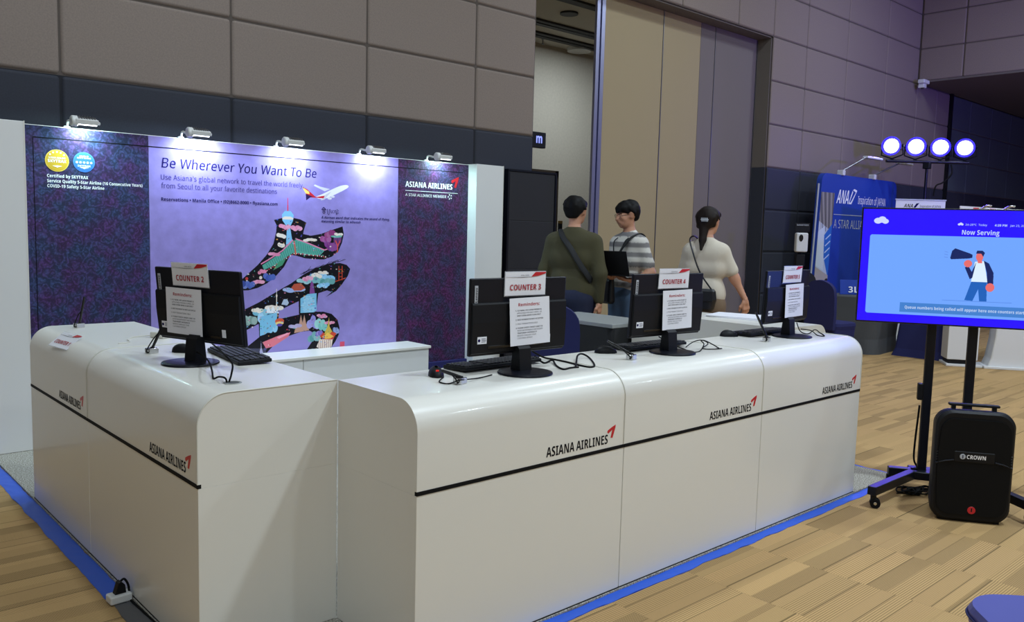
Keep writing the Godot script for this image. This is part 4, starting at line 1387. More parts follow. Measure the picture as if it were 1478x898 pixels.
func build_desk_things() -> void:
	monitor(Vector3(-0.247, H, -1.166), -1.261, 0.1, 2, -0.028, -0.062)
	monitor(Vector3(0.687, H, -0.267), -0.029, 0.017, 3, 0.02, 0.036)
	monitor(Vector3(1.687, H, -0.291), -0.068, 0.05, 4, 0.025, 0.046)
	monitor(Vector3(2.834, H, -0.31), 0.034, 0.05, 5, 0.03, 0.045)
	keyboard(Vector3(-0.07, H, -1.2), -PI / 2 - 0.12, 2)
	keyboard(Vector3(0.70, H, -0.425), PI + 0.04, 3)
	keyboard(Vector3(1.74, H, -0.43), PI - 0.02, 4)
	keyboard(Vector3(2.80, H, -0.435), PI - 0.02, 5)
	mouse(Vector3(-0.20, H, -1.46), 0.9, 2, true)
	mouse(Vector3(0.355, H, -0.37), -0.5, 3, true)
	mouse(Vector3(1.402, H, -0.42), 1.0, 4, false)
	mouse(Vector3(2.515, H, -0.47), 1.0, 5, false)
	pen_stand(Vector3(-0.326, H, -2.581), "chrome pen stand with upright black pen beside the fallen counter card", Vector3(0.02, 0.14, 0.02))
	pen_stand(Vector3(-0.326, H, -1.502), "chrome pen stand with leaning black pen beside the COUNTER 2 monitor", Vector3(0.05, 0.14, 0.04))
	pen_stand(Vector3(0.329, H, -0.189), "chrome pen stand whose pen lies low beside the mouse at COUNTER 3", Vector3(-0.05, 0.022, -0.05))
	pen_stand(Vector3(1.346, H, -0.217), "chrome pen stand with slanting black pen beside the mouse at COUNTER 4", Vector3(-0.09, 0.06, -0.07))
	pen_stand(Vector3(2.503, H, -0.224), "chrome pen stand with upright black pen beside the COUNTER 5 monitor", Vector3(-0.06, 0.135, -0.04))
	# fallen card over the rounded edge of the first side counter
	var s := thing("counter_sign", "white card with a red counter number drooping over the rounded counter edge", "sign", Vector3.ZERO, 0.0, "counter number cards")
	var xa := (Vector3(0.13, -0.02, 1.0)).normalized()
	var na := Vector3(-0.62, 0.78, 0.08).normalized()
	var ya := na.cross(xa).normalized()
	xa = ya.cross(na).normalized()
	s.transform = Transform3D(Basis(xa, ya, na), Vector3(-0.487, 0.905, -2.21))
	card(s, 1)
	# cables
	cable("monitor_cable", "black cables looping from the COUNTER 2 monitor down into the desk grommet", [at_depth(305, 495, 3.7), top(322, 510, 0.1), top(335, 525, 0.07), top(334, 540, 0.03), top(331, 550, 0.006), top(330, 554, -0.02)], 0.0035)
	cable("monitor_cable", "thin black cable bent beside the foot of the COUNTER 2 monitor", [top(283, 507, 0.05), top(300, 520, 0.035), top(306, 535, 0.012), top(308, 546, 0.004), top(316, 544, 0.012), top(325, 546, 0.02), top(328, 554, -0.01)], 0.0035)
	var gr := thing("desk_grommet", "grey oval cable grommet in the top of the COUNTER 2 side counter", "grommet", Vector3(-0.335, H, -0.66))
	put("rim", lathe([Vector2(0.024, 0), Vector2(0.032, 0), Vector2(0.032, 0.002), Vector2(0.028, 0.003), Vector2(0.024, 0.002)], 24), M.grey_top, gr)
	put("cap", lathe(disc_profile(0.024, 0.0015, 0.0004), 24), M.grey_cloth, gr)
	cable("monitor_cable", "black cable loop lying on the counter beside the COUNTER 3 monitor", [top(768, 507, 0.04), top(785, 516, 0.012), top(800, 519), top(815, 522), top(835, 527), top(852, 530), top(858, 527), top(851, 517), top(841, 511, 0.02), top(834, 513, 0.02), top(832, 522, 0.01), top(831, 530)], 0.0042)
	cable("monitor_cable", "second black cable curling below the COUNTER 3 monitor", [top(772, 514, 0.03), top(785, 524), top(797, 520, 0.01), top(803, 528), top(813, 533), top(824, 531), top(835, 530)], 0.0042)
	cable("mouse_cable", "black cord curling between mouse and pen stand at COUNTER 3", [top(640, 545, 0.01), top(634, 551), top(645, 554), top(655, 552), top(662, 549, 0.02), top(690, 546), top(710, 541)], 0.0025)
	cable("monitor_cable", "tangled black cable beside the foot of the COUNTER 4 monitor", [top(951, 486, 0.07), top(968, 497, 0.02), top(985, 503), top(998, 508), top(1010, 507), top(1016, 497, 0.03), top(1012, 492, 0.04), top(1018, 492, 0.04), top(1030, 498, 0.01), top(1038, 503)], 0.003)
	cable("monitor_cable", "thin black cable crossing the tangle at the COUNTER 4 monitor", [top(990, 501, 0.01), top(1000, 494, 0.02), top(1012, 491, 0.03), top(1022, 496, 0.01), top(1014, 503), top(1030, 504), top(1042, 503)], 0.0026)
	cable("monitor_cable", "black cables looping beside the foot of the COUNTER 5 monitor", [top(1150, 466, 0.05), top(1155, 478, 0.01), top(1166, 482), top(1176, 476, 0.02), top(1183, 480), top(1190, 485), top(1180, 484), top(1170, 477, 0.02), top(1156, 475, 0.02)], 0.003)
	# folder of papers on the return counter, adapter on the side counter
	var f := thing("paper_stack", "stack of white papers lying on the return counter", "papers", Vector3(3.56, H, -1.06), 0.15)
	for k in 3:
		put("sheet", rbox(Vector3(0.3, 0.004, 0.42), 0.001, Vector3(0.006 * k, 0.002 + k * 0.0045, 0.01 * (k % 2))), M.paper, f, Vector3.ZERO, Basis(Vector3.UP, 0.06 * k))
	var a := thing("power_adapter", "small cream power adapter lying on the side counter top", "adapter", Vector3(-0.12, H, -1.98), 0.4)
	put("body", rbox(Vector3(0.05, 0.03, 0.09), 0.006, Vector3(0, 0.015, 0)), M.seam_bead, a)
	put("cord", tube(curve([Vector3(0, 0.01, -0.045), Vector3(-0.06, 0.004, -0.1), Vector3(-0.14, 0.003, -0.06), Vector3(-0.2, 0.003, 0.02), Vector3(-0.26, 0.003, 0.02)], 6), 0.0025, 6), M.seam_bead, a)
	# wall plug on the floor by the side counter
	var p := thing("socket_block", "white socket block with a black angled plug on the floor beside the tape", "socket", Vector3(-0.576, FLOOR_Y + 0.001, -1.18), 0.05)
	put("block", rbox(Vector3(0.085, 0.035, 0.06), 0.008, Vector3(0, 0.0195, 0)), M.white_plastic, p)
	put("plug", extrude(PackedVector2Array([Vector2(-0.02, 0.036), Vector2(0.022, 0.036), Vector2(0.018, 0.07), Vector2(0.004, 0.085), Vector2(-0.006, 0.08)]), 0.03), M.black_plastic, p)
	put("cord", tube(curve([Vector3(0.004, 0.08, 0), Vector3(0.02, 0.088, 0.0), Vector3(0.034, 0.06, 0.004), Vector3(0.036, 0.02, 0.01), Vector3(0.034, 0.005, 0.03), Vector3(0.03, 0.004, 0.3)], 6), 0.0045, 8), M.black_rubber, p)

# ---------------------------------------------------------------- lofted covers and seats
func add_loft(st: SurfaceTool, rings: Array, per := 28) -> void:
	# rings: [y, width, depth, corner radius, dx, dz] from bottom to top, capped
	var loops := []
	for r: Array in rings:
		var loop := []
		var shape := rounded_rect(r[1], r[2], minf(r[3], minf(r[1], r[2]) * 0.499), per / 4 - 1)
		for p in shape:
			loop.append(Vector3(p.x + (r[4] if r.size() > 4 else 0.0), r[0], p.y + (r[5] if r.size() > 5 else 0.0)))
		loops.append(loop)
	var n: int = loops[0].size()
	for i in loops.size() - 1:
		for k in n:
			var m := (k + 1) % n
			var c: Vector3 = (loops[i][0] + loops[i][n / 2]) * 0.5
			var q := [loops[i][k], loops[i][m], loops[i + 1][m], loops[i + 1][k]]
			var nn: Vector3 = ((q[1] - q[0]) as Vector3).cross(q[3] - q[0])
			if nn.length_squared() < 1e-14:
				nn = q[0] - c
			nn = nn.normalized()
			if nn.dot(q[0] - c) < 0.0 and absf(nn.y) < 0.9:
				nn = -nn
			if absf(nn.y) >= 0.9:
				nn = Vector3(0, 1.0 if i > loops.size() / 2 else -1.0, 0)
			quad(st, q[0], q[1], q[2], q[3], nn)
	for end: int in [0, loops.size() - 1]:
		for k in range(1, n - 1):
			tri(st, loops[end][0], loops[end][k], loops[end][k + 1], Vector3.DOWN if end == 0 else Vector3.UP)

func loft(rings: Array, per := 28) -> ArrayMesh:
	var st := begin()
	add_loft(st, rings, per)
	return st.commit()

func covered_chair(label: String, where: Vector3, turn: float, m: Material) -> void:
	# banquet chair in a stretch cover, faces -z
	var t := thing("covered_chair", label, "chair", where, turn, "chairs in navy stretch covers")
	put("seat_cover", loft([[0.40, 0.43, 0.43, 0.07], [0.44, 0.45, 0.45, 0.08], [0.475, 0.44, 0.44, 0.08], [0.485, 0.38, 0.38, 0.07]]), m, t)
	put("skirt", loft([[0.0, 0.47, 0.47, 0.03], [0.06, 0.44, 0.45, 0.04], [0.2, 0.40, 0.41, 0.05], [0.4, 0.425, 0.425, 0.06]]), m, t)
	var back := PackedVector2Array()
	for p: Vector2 in [Vector2(-0.2, 0.4), Vector2(-0.215, 0.6), Vector2(-0.215, 0.8)]:
		back.append(p)
	for k in 13:
		var a := PI - PI * k / 12.0
		back.append(Vector2(cos(a) * 0.21, 0.85 + sin(a) * 0.15))
	for p: Vector2 in [Vector2(0.215, 0.8), Vector2(0.215, 0.6), Vector2(0.2, 0.4)]:
		back.append(p)
	put("back_cover", extrude(back, 0.05, 0.8), m, t, Vector3(0, 0.0, 0.215), Basis(Vector3.RIGHT, 0.06))

func build_furniture() -> void:
	covered_chair("navy covered banquet chair between the COUNTER 3 and COUNTER 4 monitors", Vector3(2.66, FLOOR_Y + 0.013, -2.06), -0.8, M.navy_cloth)
	covered_chair("navy covered banquet chair beside the sanitizer stand", Vector3(8.3, FLOOR_Y, -2.76), -1.71, M.navy_cloth)
	# black draped table inside the booth
	var t := thing("draped_table", "grey topped table with black drape behind the COUNTER 4 monitor", "table", Vector3(3.25, 0, -2.16))
	put("table_top", rbox(Vector3(0.5, 0.03, 0.8), 0.004, Vector3(0, 0.815, 0)), M.grey_top, t)
	var st := begin()
	# hanging cloth with soft folds on all four sides
	var n := 60
	var ring_lo := []
	var ring_hi := []
	for k in n:
		var shape := rounded_rect(0.49, 0.79, 0.03, 14)
		var p := shape[k % shape.size()]
		var wave := 1.0 + 0.03 * sin(k * 1.7) + 0.02 * sin(k * 0.9)
		ring_hi.append(Vector3(p.x, 0.81, p.y))
		ring_lo.append(Vector3(p.x * wave, 0.006, p.y * wave))
	for k in n:
		var m := (k + 1) % n
		quad(st, ring_lo[k], ring_lo[m], ring_hi[m], ring_hi[k], Vector3(ring_hi[k].x, 0, ring_hi[k].z).normalized())
	st.index()
	put("drape", st.commit(), M.black_cloth, t)
	# stool at the edge of the view
	var s := thing("stool", "violet blue padded stool standing on the carpet tiles", "stool", Vector3(1.025, FLOOR_Y, 1.615), deg_to_rad(42.0))
	put("cushion", loft([[0.395, 0.40, 0.40, 0.11], [0.405, 0.425, 0.425, 0.12], [0.44, 0.43, 0.43, 0.12], [0.458, 0.415, 0.415, 0.12], [0.468, 0.37, 0.37, 0.11]], 40), M.violet_vinyl, s)
	put("piping", tube(_loop_at(0.428, 0.434, 0.12), 0.004, 6), M.navy_cloth, s)
	for a: Vector2 in [Vector2(-1, -1), Vector2(1, -1), Vector2(1, 1), Vector2(-1, 1)]:
		put("leg", tube([Vector3(a.x * 0.15, 0.398, a.y * 0.15), Vector3(a.x * 0.19, 0.0, a.y * 0.19)], 0.012, 10), M.steel, s)

func _loop_at(y: float, w: float, r: float) -> Array:
	var out := []
	for p in rounded_rect(w, w, r, 9):
		out.append(Vector3(p.x, y, p.y))
	out.append(out[0])
	return out

# ---------------------------------------------------------------- television, stand, loudspeaker
func screen_picture() -> ImageTexture:
	var w := 960
	var h := 540
	var im := Image.create(w, h, false, Image.FORMAT_RGB8)
	for y in h:
		for x in range(0, w, 4):
			var f := clampf((x / 960.0 - 0.62) * 2.2, 0.0, 1.0) * clampf(1.0 - y / 150.0, 0.0, 1.0)
			im.fill_rect(Rect2i(x, y, 4, 1), srgb(38, 6, 255).lerp(srgb(0, 116, 255), f))
	var panel := []
	for p in rounded_rect(890, 380, 10):
		panel.append(p + Vector2(480, 312))
	fill_shape(im, panel, srgb(112, 166, 255))
	# presenter with a megaphone
	var navy := srgb(16, 34, 96)
	var skin_c := srgb(232, 110, 110)
	var blue := srgb(26, 96, 186)
	var o := Vector2(505, 290)
	fill_shape(im, [o + Vector2(-22, 40), o + Vector2(42, 40), o + Vector2(46, 132), o + Vector2(16, 132), o + Vector2(8, 76), o + Vector2(-12, 132), o + Vector2(-46, 130)], blue)
	fill_shape(im, [o + Vector2(-14, -52), o + Vector2(24, -56), o + Vector2(44, 42), o + Vector2(-24, 42)], srgb(222, 240, 255))
	fill_shape(im, [o + Vector2(22, -58), o + Vector2(44, -46), o + Vector2(66, -2), o + Vector2(68, 50), o + Vector2(44, 50), o + Vector2(38, -2)], navy)
	fill_shape(im, [o + Vector2(-8, -52), o + Vector2(-24, -4), o + Vector2(-40, -32), o + Vector2(-54, -24), o + Vector2(-30, 30), o + Vector2(-20, 24)], navy)
	fill_oval(im, o + Vector2(56, 66), 18, 20, skin_c)
	fill_oval(im, o + Vector2(-42, -42), 17, 17, skin_c)
	fill_oval(im, o + Vector2(4, -76), 15, 22, skin_c)
	fill_shape(im, [o + Vector2(-4, -66), o + Vector2(14, -66), o + Vector2(16, -46), o + Vector2(-2, -46)], skin_c)
	fill_shape(im, [o + Vector2(-12, -90), o + Vector2(-8, -104), o + Vector2(14, -104), o + Vector2(24, -94), o + Vector2(18, -76), o + Vector2(10, -90)], navy)
	fill_shape(im, [o + Vector2(-26, -84), o + Vector2(-38, -90), o + Vector2(-100, -112), o + Vector2(-112, -100), o + Vector2(-118, -66), o + Vector2(-114, -60), o + Vector2(-40, -66), o + Vector2(-26, -70)], navy)
	for k in 3:
		stroke(im, [o + Vector2(-128, -92 + k * 12), o + Vector2(-144, -96 + k * 13)], 2, srgb(90, 130, 220))
	stroke(im, [o + Vector2(-140, 134), o + Vector2(150, 134)], 1.5, srgb(80, 130, 220))
	im.fill_rect(Rect2i(186, 444, 600, 46), srgb(66, 128, 206))
	# cloud badge and weather mark
	for c: Array in [[66, 56, 18, 14], [84, 50, 18, 15], [98, 58, 15, 12]]:
		fill_oval(im, Vector2(c[0], c[1]), c[2], c[3], srgb(206, 216, 255))
	for c: Array in [[414, 66, 6, 5], [421, 63, 6, 6], [427, 66, 5, 5]]:
		fill_oval(im, Vector2(c[0], c[1]), c[2], c[3], srgb(206, 216, 255))
	return ImageTexture.create_from_image(im)

func build_television() -> void:
	var dir := Vector3(0.475, 0, 0.88)
	var b := facing(dir)
	var left := Vector3(3.31, 1.0, -0.115)
	var t := thing("television", "large flat television showing a blue Now Serving screen", "television", Vector3.ZERO)
	t.transform = Transform3D(b, left)
	put("cabinet", rbox(Vector3(1.2, 0.68, 0.035), 0.004, Vector3(0.6, 0.34, -0.019)), M.black_gloss, t)
	put("rear_box", rbox(Vector3(0.7, 0.34, 0.04), 0.01, Vector3(0.6, 0.26, -0.055)), M.black_plastic, t)
	var m := StandardMaterial3D.new()
	m.resource_name = "tv_screen"
	m.albedo_color = Color(0.01, 0.01, 0.01)
	m.roughness = 0.3
	m.emission_enabled = true
	m.emission_operator = BaseMaterial3D.EMISSION_OP_MULTIPLY
	m.emission = Color.WHITE
	m.emission_texture = screen_picture()
	m.emission_energy_multiplier = 1.0
	var s := put("screen", flat_print(1.184, 0.662), m, t, Vector3(0.008, 0.009, 0.003))
	s.set_meta("label", "lit blue screen with a pale panel")
	var z := 0.0034
	var px := 1.184 / 960.0
	var p := func(x: float, y: float) -> Vector3: return Vector3(0.008 + x * px, 0.009 + 0.662 - y * 0.662 / 540.0, z)
	text("heading", "Now Serving", t, p.call(428, 113), 0.19, 0.026, M.screen_text, Basis(), true)
	text("status_line", "24-28°C  Today", t, p.call(440, 71), 0.11, 0.011, M.screen_text)
	text("status_line", "4:20 PM", t, p.call(560, 72), 0.062, 0.012, M.screen_text, Basis(), true)
	text("status_line", "Jan 23, 2024", t, p.call(622, 72), 0.09, 0.011, M.screen_text)
	text("caption", "Queue numbers being called will appear here once counters start calling", t, p.call(208, 473), 0.685, 0.017, M.screen_text, Basis(), true)
	var l := AreaLight3D.new()
	l.name = "glow"
	l.area_size = Vector2(1.15, 0.64)
	l.light_color = Color(0.35, 0.4, 1.0)
	l.light_energy = 0.35
	l.area_range = 12.0
	l.shadow_enabled = true
	l.transform = Transform3D(Basis(Vector3.UP, PI), Vector3(0.6, 0.34, 0.012))
	t.add_child(l)
	# wheeled stand
	var st := thing("television_stand", "black wheeled floor stand with two posts carrying the television", "stand", Vector3.ZERO)
	st.transform = Transform3D(b, Vector3(3.31, FLOOR_Y, -0.115))
	for x: float in [0.43, 0.65]:
		put("post", rbox(Vector3(0.05, 1.36, 0.04), 0.006, Vector3(x, 0.78, -0.1)), M.black_satin, st)
	put("cross_plate", rbox(Vector3(0.42, 0.36, 0.012), 0.004, Vector3(0.54, 1.28, -0.072)), M.black_satin, st)
	put("latch_box", rbox(Vector3(0.03, 0.1, 0.05), 0.006, Vector3(0.392, 0.6, -0.1)), M.black_plastic, st)
	put("hub", rbox(Vector3(0.36, 0.05, 0.16), 0.008, Vector3(0.54, 0.1, -0.1)), M.black_satin, st)
	var inv := b.inverse()
	var hub := Vector3(0.54, 0.1, -0.1)
	for q: Array in [[Vector3(2.995, 0, 0.19), -0.14], [Vector3(3.42, 0, 0.87), 0.14], [Vector3(3.50, 0, 0.06), -0.14], [Vector3(3.98, 0, 0.48), 0.14]]:
		var tip: Vector3 = inv * (q[0] - Vector3(3.31, 0, -0.115))
		tip.y = 0.1
		var from := hub + Vector3(q[1], 0, 0)
		var d := (tip - from)
		var bar := begin()
		var bb := Basis(d.normalized(), Vector3.UP, d.normalized().cross(Vector3.UP))
		add_rbox(bar, Vector3(d.length() / 2, 0, 0), Vector3(d.length(), 0.05, 0.05), 0.005, Transform3D(bb, from))
		var leg := put("leg", bar.commit(), M.black_satin, st)
		var cp := from + d * 0.95
		put("caster_fork", rbox(Vector3(0.03, 0.045, 0.036), 0.006, cp + Vector3(0, -0.045, 0)), M.black_plastic, leg)
		for e: float in [-0.016, 0.016]:
			put("caster_wheel", lathe(disc_profile(0.028, 0.014, 0.003), 20), M.black_rubber, leg, Vector3(cp.x + 0.01, 0.0285, cp.z + e + 0.007), Basis(Vector3.RIGHT, -PI / 2))
			put("wheel_cap", lathe(disc_profile(0.009, 0.016, 0.001), 12), M.chrome, leg, Vector3(cp.x + 0.01, 0.0285, cp.z + e + 0.008), Basis(Vector3.RIGHT, -PI / 2))
	# loudspeaker
	var sp := thing("loudspeaker", "black plastic loudspeaker with a white brand name standing on the carpet", "loudspeaker", Vector3.ZERO)
	sp.transform = Transform3D(facing(Vector3(0.55, 0, 0.835)), Vector3(3.2, FLOOR_Y, 0.63))
	var rings := []
	for r: Array in [[-0.30, 0.26, 0.46], [-0.29, 0.28, 0.5], [-0.12, 0.37, 0.575], [-0.02, 0.405, 0.605], [0.0, 0.40, 0.6], [0.012, 0.375, 0.575]]:
		rings.append([r[0], r[1], r[2], 0.075])
	var shell := begin()
	# lofted front to back: ring height is depth here
	var lo2 := begin()
	add_loft(lo2, rings, 36)
	var raw := lo2.commit()
	shell.append_from(raw, 0, Transform3D(Basis(Vector3.RIGHT, Vector3(0, 0, 1), Vector3(0, -1, 0)), Vector3(0, 0.305, 0)))
	put("cabinet", barrel(shell.commit()), M.black_plastic, sp)
	var grille_st := begin()
	add_extrude(grille_st, _speaker_outline(0.345, 0.52), 0.012, Transform3D(Basis(), Vector3(0, 0.302, 0.016)), 0.8)
	put("grille", barrel(grille_st.commit()), M.black_rubber, sp)
	for s2: float in [-1.0, 1.0]:
		for k in 4:
			put("side_groove", rbox(Vector3(0.075, 0.006, 0.008), 0.002, Vector3(s2 * 0.145, 0.335 + k * 0.014, 0.016)), M.black_satin, sp, Vector3.ZERO, Basis(Vector3.BACK, 0.0))
		put("wing_rib", tube([Vector3(s2 * 0.185, 0.315, 0.016), Vector3(s2 * 0.14, 0.332, 0.022), Vector3(s2 * 0.1, 0.34, 0.024)], 0.005, 8), M.black_satin, sp)
	put("name_bar", rbox(Vector3(0.2, 0.06, 0.01), 0.006, Vector3(0, 0.36, 0.02)), M.black_plastic, sp)
	var badge := put("badge", lathe(disc_profile(0.0145, 0.003, 0.001), 24), M.brand_plate, sp, Vector3(-0.058, 0.362, 0.025), Basis(Vector3.RIGHT, PI / 2))
	put("badge_mark", box(Vector3(-0.003, 0.003, -0.009), Vector3(0.003, 0.0036, 0.009)), M.print_text, badge)
	text("lettering", "CROWN", sp, Vector3(-0.038, 0.3515, 0.0258), 0.092, 0.021, M.ink_white, Basis(), true)
	var logo := put("power_badge", lathe(disc_profile(0.02, 0.004, 0.001), 24), M.emblem_red, sp, Vector3(0.005, 0.072, 0.02), Basis(Vector3.RIGHT, PI / 2))
	put("badge_mark", box(Vector3(-0.003, 0.004, -0.012), Vector3(0.003, 0.0046, 0.008)), M.black_plastic, logo)
	put("handle", rbox(Vector3(0.25, 0.014, 0.035), 0.005, Vector3(0, 0.628, -0.06)), M.black_plastic, sp)
	for s3: float in [-0.1, 0.1]:
		put("handle_post", rbox(Vector3(0.02, 0.06, 0.03), 0.004, Vector3(s3, 0.6, -0.06)), M.black_plastic, sp)
		put("foot", rbox(Vector3(0.05, 0.02, 0.2), 0.004, Vector3(s3, 0.01, -0.12)), M.black_rubber, sp)
	put("foot", rbox(Vector3(0.3, 0.016, 0.04), 0.004, Vector3(0, 0.008, -0.02)), M.black_rubber, sp)
	# cables on the floor under the stand
	var f := FLOOR_Y + 0.006
	cable("power_cable", "black power cable running from the television stand to the mat corner", [Vector3(3.6, 0.5, 0.18), Vector3(3.62, 0.18, 0.16), on_y(1325, 677, 0.1), on_y(1310, 688, 0.06), on_y(1300, 692, 0.03), on_y(1290, 690, f), on_y(1282, 694, f), on_y(1292, 697, f), on_y(1300, 692, f)], 0.006)
	for k in 5:
		rng.seed = 60 + k
		var pts := []
		var c0 := on_y(1305.0 + k * 8.0, 712.0, f)
		for i in 9:
			var a := TAU * i / 5.0 + k
			pts.append(c0 + Vector3(cos(a) * rng.randf_range(0.03, 0.1), rng.randf_range(0.0, 0.035), sin(a) * rng.randf_range(0.02, 0.06)))
		cable("tangled_cable", "tangled black cable on the carpet under the television stand", pts, 0.005)
		get_child(get_child_count() - 1).set_meta("group", "cables under the television stand")
	var ps := thing("power_strip", "white power strip lying at the mat corner under the television stand", "power strip", on_y(1290, 697, FLOOR_Y) + Vector3(0, 0.001, 0), 0.6)
	put("body", rbox(Vector3(0.16, 0.03, 0.045), 0.006, Vector3(0, 0.015, 0)), M.white_plastic, ps)
	for k in 2:
		put("plug", rbox(Vector3(0.035, 0.035, 0.03), 0.006, Vector3(-0.03 + k * 0.06, 0.046, 0)), M.black_plastic, ps)

func barrel(mesh: ArrayMesh) -> ArrayMesh:
	# draws the sides of the loudspeaker in towards its top and bottom
	var arrays := mesh.surface_get_arrays(0)
	var v: PackedVector3Array = arrays[Mesh.ARRAY_VERTEX]
	for i in v.size():
		var f := (v[i].y - 0.305) / 0.305
		v[i].x *= 1.02 - 0.1 * f * f
	arrays[Mesh.ARRAY_VERTEX] = v
	var out := ArrayMesh.new()
	out.add_surface_from_arrays(Mesh.PRIMITIVE_TRIANGLES, arrays)
	return out

func _speaker_outline(w: float, h: float) -> PackedVector2Array:
	var out := PackedVector2Array()
	var base := rounded_rect(w, h, 0.06, 6)
	for i in base.size():
		# extra points along the long sides, so that they can bend
		out.append(base[i])
		var nxt := base[(i + 1) % base.size()]
		if base[i].distance_to(nxt) > 0.2:
			for k in 5:
				out.append(base[i].lerp(nxt, (k + 1) / 6.0))
	return out

# ---------------------------------------------------------------- stage lights and the neighbouring stand
func light_bar(a: Vector3, b: Vector3, aims: Array, power: Array, stand_label: String, tells: Array, group: String) -> void:
	# a T-bar on a tripod, with a stage lamp for every aim spread from a to b
	var off := Vector3((a.x + b.x) / 2, FLOOR_Y, (a.z + b.z) / 2)
	var e := (b - a).normalized() * 0.07
	var t := thing("lighting_stand", stand_label, "stand", off)
	var h := a.y - FLOOR_Y
	put("crossbar", tube([a - off - e, b - off + e], 0.025, 10), M.black_satin, t)
	put("pole", tube([Vector3(0, 0.25, 0), Vector3(0, 1.5, 0)], 0.03, 10), M.black_satin, t)
	put("upper_pole", tube([Vector3(0, 1.4, 0), Vector3(0, h, 0)], 0.022, 10), M.black_satin, t)
	put("collar", lathe([Vector2(0, 0), Vector2(0.045, 0), Vector2(0.045, 0.1), Vector2(0, 0.1)], 14), M.black_plastic, t, Vector3(0, 1.42, 0))
	put("top_clamp", rbox(Vector3(0.1, 0.1, 0.1), 0.01, Vector3(0, h - 0.06, 0)), M.black_plastic, t)
	for k in 3:
		var an := TAU * k / 3.0 + 0.3
		put("leg", tube([Vector3(0, 0.7, 0), Vector3(cos(an) * 0.55, 0.02, sin(an) * 0.55)], 0.015, 8), M.black_satin, t)
		put("brace", tube([Vector3(0, 0.3, 0), Vector3(cos(an) * 0.3, 0.34, sin(an) * 0.3)], 0.01, 6), M.black_satin, t)
	for i in aims.size():
		var p: Vector3 = a.lerp(b, i / (aims.size() - 1.0)) + Vector3(0, 0.235, 0)
		var lamp := thing("stage_lamp", tells[i], "stage lamp", p, 0.0, group)
		lamp.basis = Basis.looking_at((aims[i] - p).normalized())
		var turn := Basis(Vector3.RIGHT, -PI / 2)
		put("can", lathe([Vector2(0, -0.22), Vector2(0.07, -0.22), Vector2(0.1, -0.18), Vector2(0.125, -0.04), Vector2(0.14, 0.0), Vector2(0.14, 0.03), Vector2(0.13, 0.03), Vector2(0.128, 0.012), Vector2(0, 0.012)], 28), M.black_satin, lamp, Vector3.ZERO, turn)
		put("lens", lathe([Vector2(0, 0.013), Vector2(0.112, 0.013), Vector2(0.107, 0.022), Vector2(0, 0.03)], 28), M.par_lens, lamp, Vector3.ZERO, turn)
		put("halo_ring", lathe([Vector2(0.112, 0.013), Vector2(0.127, 0.014), Vector2(0.146, 0.031), Vector2(0.14, 0.036), Vector2(0.122, 0.022)], 28), M.par_halo_glow, lamp, Vector3.ZERO, turn)  # added glowing ring in place of the blue halo round the lens
		for s: float in [-1.0, 1.0]:
			put("yoke_arm", tube([Vector3(s * 0.155, 0, 0.06), Vector3(s * 0.16, -0.14, 0.06), Vector3(0, -0.2, 0.06)], 0.012, 6), M.black_satin, lamp)
			put("pivot_knob", lathe(disc_profile(0.025, 0.03, 0.004), 12), M.black_plastic, lamp, Vector3(s * 0.14, 0, 0.06), Basis(Vector3.BACK, -s * PI / 2))
		put("hook_clamp", rbox(Vector3(0.05, 0.07, 0.05), 0.008, Vector3(0, -0.225, 0.06)), M.black_plastic, lamp)
		var l := SpotLight3D.new()
		l.name = "beam"
		l.light_color = Color(0.40, 0.30, 1.0)
		l.light_energy = power[i]
		l.light_size = 0.12
		l.spot_range = 40.0
		l.spot_angle = 40.0
		l.spot_attenuation = 2.0
		l.spot_angle_attenuation = 1.0
		l.shadow_enabled = true
		l.position = Vector3(0, 0, -0.05)
		lamp.add_child(l)

func build_stage_lights() -> void:
	light_bar(Vector3(11.816, 2.735, -3.717), Vector3(12.671, 2.735, -2.934), [Vector3(3.0, 2.2, -2.2), Vector3(-1.6, 1.5, 2.3), Vector3(-1.2, 1.2, 1.8), Vector3(-1.0, 0.6, 0.4)], [3.0, 1.3, 1.3, 1.3], "black T-bar lighting stand holding four stage lamps beside the blue display", ["black stage lamp glowing blue-white at the crossbar end above the blue display", "black stage lamp glowing blue-white, second on the crossbar from the blue display", "black stage lamp glowing blue-white, second on the crossbar from the dark alcove", "black stage lamp glowing blue-white at the crossbar end before the dark alcove"], "stage lamps on the T-bar")
	cable("lamp_cable", "black lamp cable hanging below the stage lamp crossbar", [Vector3(12.5, 2.70, -3.06), Vector3(12.47, 2.55, -3.03), Vector3(12.40, 2.42, -3.12), Vector3(12.33, 2.36, -3.2), Vector3(12.31, 2.2, -3.22)], 0.012)
	# its twin across the floor, behind the camera's right, washes the end wall violet
	light_bar(Vector3(10.2, 2.735, 4.9), Vector3(9.3, 2.735, 5.7), [Vector3(18.0, 2.6, -4.3), Vector3(13.6, 4.4, -4.3), Vector3(11.0, 3.4, -4.3), Vector3(14.2, 5.2, -3.2)], [17.0, 13.0, 8.0, 17.0], "black T-bar lighting stand holding four stage lamps turned to the taupe wall", ["black stage lamp aimed into the dark alcove", "black stage lamp aimed at the wall corner by the security camera", "black stage lamp aimed at the wall above the blue display", "black stage lamp aimed at the bulkhead over the alcove"], "stage lamps on the second T-bar")

